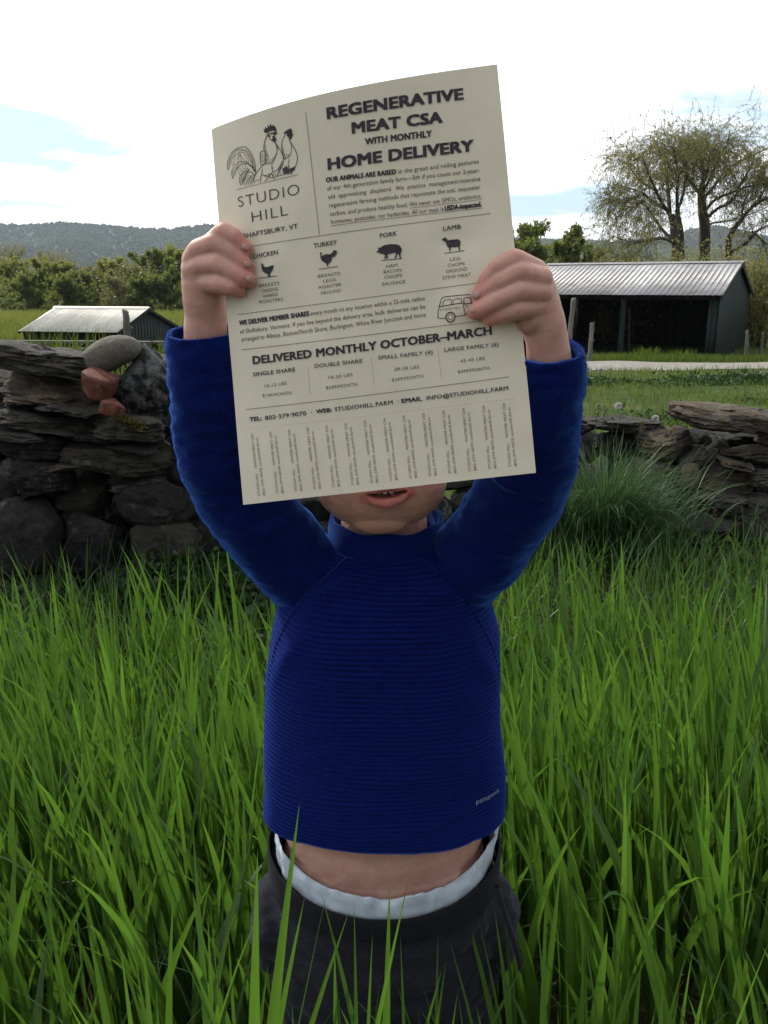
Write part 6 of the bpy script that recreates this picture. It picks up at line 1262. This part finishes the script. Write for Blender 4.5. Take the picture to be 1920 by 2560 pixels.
def right_(n_):
    x = rg.uniform(.15, 2.3, n_); y = rg.uniform(1.8, 2.75, n_); z = terr(x, y)
    return blades(np.stack([x, y, z - .01], -1), rg.uniform(.12, .26, n_), rg.uniform(.004, .010, n_), rg.normal(1.2, 1.3, n_), rg.uniform(0, .3, n_), rg.gamma(2, .3, n_), rg.normal(0, .8, n_), rg, 7)
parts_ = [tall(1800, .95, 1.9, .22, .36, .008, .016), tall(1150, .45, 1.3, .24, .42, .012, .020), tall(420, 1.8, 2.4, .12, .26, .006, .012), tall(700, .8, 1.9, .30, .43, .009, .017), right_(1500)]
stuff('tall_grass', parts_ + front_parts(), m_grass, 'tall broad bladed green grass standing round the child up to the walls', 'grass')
# bluish and finer blades mixed in
x, y = scatter(3200, .5, 3.0); k = body_clear(x, y) & ~((y < .72) & (np.abs(x) < .19)); x, y = x[k], y[k]; m_ = len(x)
stuff('fine_grass', [blades(np.stack([x, y, terr(x, y) - .01], -1), rg.uniform(.14, .34, m_), rg.uniform(.0025, .006, m_), rg.uniform(0, 6.28, m_), rg.uniform(0, .5, m_), rg.gamma(2, .35, m_), rg.uniform(0, 3.14, m_), rg, 7)], m_grassb, 'finer bluish grass blades bending among the tall green ones', 'grass')
# dry straw litter on the soil
x, y = scatter(5200, .5, 3.1); k = body_clear(x, y); x, y = x[k], y[k]; m_ = len(x)
stuff('dry_straw', [blades(np.stack([x, y, terr(x, y) + rg.uniform(.002, .03, m_)], -1), rg.uniform(.03, .12, m_), rg.uniform(.0012, .0032, m_), rg.uniform(0, 6.28, m_), rg.uniform(1.15, 1.6, m_), rg.normal(0, .15, m_), rg.uniform(0, 3.14, m_), rg, 3)], m_straw, 'dry pale straw littering the soil under the grass', 'straw')
# leafy weeds low on the ground
def leaflets(n_, xr, yr, zr_, size, rng_):
    x = rng_.uniform(*xr, n_); y = rng_.uniform(*yr, n_); z = terr(x, y) + rng_.uniform(*zr_, n_) ; V, F = quads_leaves(np.stack([x, y, z], -1), size, rng_, 1.6)
    return V, F, np.repeat(rng_.random(n_), 4), np.full(len(V), .6)
stuff('ground_weeds', [leaflets(5200, (-1.5, -.1), (1.9, 2.55), (.005, .10), .022, rg), leaflets(2600, (-.75, .2), (2.3, 2.6), (.01, .17), .026, rg), leaflets(3800, (.1, 2.0), (1.7, 3.1), (.005, .10), .022, rg)], m_weed, 'small leaved green weeds creeping at the foot of the stone walls', 'weeds')

# arching bluish tussock at the right wall
base = P(1500, 1390, 2.85); base.z = terr1(base.x, base.y)
m_ = 1500; a = rg.uniform(0, 6.28, m_); r_ = np.abs(rg.normal(0, .09, m_)); bp = np.stack([base.x + np.cos(a) * r_ * 1.35, base.y + np.sin(a) * r_ * .6, 0 * a], -1); bp[:, 2] = terr(bp[:, 0], bp[:, 1])
V, F, t_, a_ = blades(bp, rg.uniform(.28, .52, m_), rg.uniform(.0030, .0068, m_), a + rg.normal(0, .5, m_), rg.uniform(.02, .25, m_), rg.uniform(.5, 2.4, m_), rg.uniform(0, 3.14, m_), rg, 9)
tus = empty('grass_tussock', base, 'big arching blue green grass tussock leaning over the right wall beside the sleeve', 'grass tussock')
link('leaves', np_mesh('tussock', V - np.array(base[:]), F, True, {'tint': t_, 'along': a_}), tus, m_grassb); tus.children[0]['kind'] = 'stuff'
m_seed = leaf_mat('seed_head', (.06, .055, .03), (.12, .10, .06), (.10, .10, .05), .3)
for (x0_, y0_, x1_, y1_, lb) in ((1478, 1150, 1497, 1012, 'thin seed stalk nearest the right sleeve'), (1520, 1110, 1563, 1002, 'tallest seed stalk, leaning right above the tussock'), (1505, 1090, 1514, 1024, 'short upright seed stalk between the two tall ones'), (1580, 1110, 1608, 1056, 'small seed stalk right of the tussock top'), (1730, 1385, 1786, 1278, 'lone grass stalk before the dark foot of the right wall')):
    a_ = P(x0_, y0_ + 120, 2.8); b_ = P(x1_, y1_, 2.8); st = catmull([a_[:], (a_.lerp(b_, .5) + Vector((-.01, 0, .01)))[:], b_[:]], 10)
    V, F = tubes([(st, np.linspace(.0016, .0009, 10))], 4); e_ = empty('seed_stalk', a_, lb, 'grass stalk', 'seed stalks at the right wall')
    link('stalk', np_mesh('stalk', V - np.array(a_[:]), F, True), e_, m_grassb)
    pts = np.array([st[-1] + (st[-2] - st[-1]) * f_ * 2.2 for f_ in np.linspace(-.2, 1, 60)]) + rg.normal(0, .0028, (60, 3)); V, F = quads_leaves(pts, .008, rg, 2)
    link('seed_head', np_mesh('seed_head', V - np.array(a_[:]), F, False, {'tint': np.repeat(rg.random(60), 4), 'along': np.full(len(V), .6)}), e_, m_seed)

# tufts just behind the walls
pp = []
for (x0_, x1_, y0_, y1_, n_, hm) in ((-3.4, -.7, 3.2, 5.0, 2600, .08), (.3, 3.2, 4.0, 6.0, 2600, .17)):
    x = rg.uniform(x0_, x1_, n_); y = rg.uniform(y0_, y1_, n_)
    pp.append(blades(np.stack([x, y, terr(x, y) - .01], -1), rg.uniform(.5, 1.3, n_) * hm, rg.uniform(.004, .009, n_), rg.uniform(0, 6.28, n_), rg.uniform(0, .3, n_), rg.gamma(1.5, .3, n_), rg.uniform(-1, 1, n_), rg, 5))
for pxa, pya, hh in ((130, 892, .26), (55, 905, .12), (180, 905, .16), (405, 884, .2), (440, 880, .2)):
    c = P(pxa, pya, 3.4); n_ = 260; x = rg.normal(c.x, .09, n_); y = rg.normal(3.5, .12, n_); z = np.full(n_, c.z - .16)
    pp.append(blades(np.stack([x, y, z], -1), rg.uniform(.5, 1.2, n_) * hh, rg.uniform(.003, .007, n_), rg.uniform(0, 6.28, n_), rg.uniform(0, .3, n_), rg.gamma(1.5, .3, n_), rg.uniform(-1, 1, n_), rg, 5))
# meadow from the walls to far behind the barn
def meadow(n_, y0, y1, hk, wk):
    u = rg.uniform(0, 1, n_); y = y0 * (y1 / y0) ** u; x = rg.uniform(-1, 1, n_) * y * .62
    k = ~((np.abs(y - RY(x)) < 2.8 + rg.normal(0, .25, n_))) & ~((y > YB - .1) & False)
    x, y = x[k], y[k]; m_ = len(x)
    cl = np.array([mnoise.noise(Vector((a * .8, b_ * .8, 9))) + .5 * mnoise.noise(Vector((a * .25, b_ * .25, 1))) for a, b_ in zip(x, y)])
    tint = np.clip(.5 + cl * .6 + rg.normal(0, .25, m_), 0, 1)
    return blades(np.stack([x, y, terr(x, y) - .01], -1), hk * rg.uniform(.5, 1.4, m_) * (1 + .5 * np.clip(cl, -1, 1)) * (1 + y * .004), wk * y * rg.uniform(.6, 1.3, m_), rg.uniform(0, 6.28, m_), rg.uniform(0, .4, m_), rg.uniform(.1, .9, m_), rg.uniform(-1.2, 1.2, m_), rg, 2, group_t=tint)
L_b = P(1795, 737, YB).x - P(1290, 733, YB).x + .2
pp.append(meadow(42000, 4.6, 34, .11, .0010)); pp.append(meadow(12000, 30, 90, .16, .0009))
# verge in front of the barn
n_ = 5200; x = rg.uniform(P(1250, 880, 26).x, P(1960, 880, 26).x, n_); y = YB - (x - rb.location.x) * math.tan(R(33)) * 0 - rg.uniform(.2, 2.4, n_)
pp.append(blades(np.stack([x, y, terr(x, y) - .02], -1), rg.uniform(.12, .30, n_), rg.uniform(.015, .03, n_), rg.uniform(0, 6.28, n_), rg.uniform(0, .3, n_), rg.uniform(.1, .7, n_), rg.uniform(-1, 1, n_), rg, 3, group_t=rg.uniform(.2, .8, n_)))
n_ = 2600; x = rg.uniform(P(1400, 880, 17.5).x, P(1600, 880, 17.5).x, n_); 
stuff('meadow_grass', pp, m_short, 'short mown meadow grass between wall, road and barn', 'grass')
# tufts before the barn, tint kept to the paler end
for (pxa, pyt, hh, lb) in ((1612, 878, .42, 'tall yellow green tuft before the middle of the barn opening'), (1622, 876, .40, 'second yellow green tuft beside the tallest one at the barn'), (1706, 882, .36, 'yellow green tuft near the right part of the barn opening')):
    c = P(pxa, 896, 26.6); n_ = 130; x = rg.normal(0, .16, n_); y = rg.normal(0, .1, n_); zb = terr1(c.x, 26.6)
    V, F, t_, a_ = blades(np.stack([x, y, 0 * x - .02], -1), rg.uniform(.5, 1.25, n_) * hh, rg.uniform(.014, .03, n_), np.where(x < 0, 3.14, 0) + rg.normal(0, .6, n_), rg.uniform(0, .35, n_), rg.uniform(0, .4, n_), rg.uniform(-1, 1, n_), rg, 4)
    o = link('grass_tuft', np_mesh('tuft', V, F, True, {'tint': t_ * .3 + .7, 'along': a_}), None, m_short); o.location = (c.x, 26.6, zb); tag(o, lb, 'grass tuft', 'yellow green tufts before the barn')
# dark leafy ditch plants on this side of the road
wp = []
for (pxa, pya, Y, sx, hh, n_) in ((1500, 948, 15.0, .8, .10, 350), (1590, 960, 14.5, .6, .10, 260), (1690, 955, 15, .5, .2, 900), (1760, 950, 15.2, .9, .26, 1400), (1850, 950, 15.5, .9, .3, 1600), (1920, 955, 15.5, .7, .25, 900), (1440, 955, 15, .6, .12, 260), (1700, 1000, 10, .3, .10, 300), (1570, 1010, 9, .3, .10, 300), (1620, 1005, 9.4, .3, .1, 250), (1830, 985, 11, .4, .1, 300)):
    c = P(pxa, pya, Y); x = rg.normal(c.x, sx * .45, n_); y = rg.normal(Y - 1.2, .35, n_); z = terr(x, y) + np.abs(rg.normal(0, hh * .22, n_)); V, F = quads_leaves(np.stack([x, y, z], -1), .07 * (Y / 15), rg, 1.7)
    wp.append((V, F, np.repeat(rg.random(n_), 4), np.full(len(V), .6)))
stuff('ditch_weeds', wp, m_weed, 'dark green broad leaved weeds along the ditch before the gravel road', 'weeds')
# tall pale grass field behind the left shed
n_ = 20000; y = rg.uniform(52, 84, n_); x = -y * rg.uniform(.2, .56, n_)
g1 = blades(np.stack([x, y, terr(x, y) - .05], -1), (P(0, 785, 62).z - terr1(P(0, 785, 62).x, 62)) * rg.uniform(.7, 1.15, n_), rg.uniform(.06, .12, n_), rg.uniform(0, 6.28, n_), rg.uniform(0, .12, n_), rg.uniform(0, .35, n_), rg.uniform(-1, 1, n_), rg, 3)
m_reed = leaf_mat('pale_field_grass', (.10, .13, .025), (.17, .20, .045), (.26, .30, .06), .45)
stuff('field_grass', [g1], m_reed, 'tall pale green field grass behind the shed on the left', 'grass')
# dandelion clocks
m_clock = pmat('dandelion_fluff', [(.3, (.55, .55, .52)), (.7, (.72, .72, .70))], 300, .9, 0); m_stalk = pmat('green_stalk', [(.3, (.06, .12, .03)), (.7, (.10, .17, .04))], 20, .7, 0)
for (px, py, Y, r_, lb) in ((1545, 1015, 4.3, .020, 'white dandelion clock above the grass tussock'), (1638, 1046, 4.4, .020, 'white dandelion clock beside the grey wall stone'), (1470, 924, 14, .045, 'white dandelion clock at the road edge near the sleeve'), (1502, 926, 14, .04, 'second dandelion clock at the road edge, right of the first'), (1905, 934, 14, .045, 'white dandelion clock below the road at the right edge')):
    c = P(px, py, Y); gz0 = terr1(c.x, Y); e_ = empty('dandelion', (c.x, Y, gz0), lb, 'dandelion', 'dandelion clocks in the meadow')
    V, F = tubes([(np.array([[0, 0, -.02], [.004, 0, (c.z - gz0) * .5], [0, 0, c.z - gz0]]), np.full(3, .0018 * Y / 4))], 4); link('stem', np_mesh('stem', V, F, True), e_, m_stalk)
    dd = rg.normal(size=(240, 3)); dd /= np.linalg.norm(dd, axis=1, keepdims=True); polys = [(np.stack([q * .1 * r_, q * r_ * rg.uniform(.85, 1.05)]) + [0, 0, c.z - gz0], np.array([r_ * .02, r_ * .07])) for q in dd]
    V, F = tubes(polys, 3); link('seed_head', np_mesh('clock', V, F), e_, m_clock)
# thin haze over the whole valley
hz = bpy.data.meshes.new('haze'); bm = bmesh.new(); box(bm, -4200, 4300, -60, 3900, -60, 215); bm.to_mesh(hz); bm.free()
m_haze = bpy.data.materials.new('haze'); m_haze.use_nodes = True; t = m_haze.node_tree; t.nodes.clear()
o_ = N(t, 'ShaderNodeOutputMaterial'); pv = N(t, 'ShaderNodeVolumePrincipled'); pv.inputs['Color'].default_value = (.72, .86, 1, 1); pv.inputs['Density'].default_value = .0001; pv.inputs['Anisotropy'].default_value = .2
t.links.new(pv.outputs[0], o_.inputs['Volume'])
tag(link('haze', hz, mat=m_haze), kind='stuff')
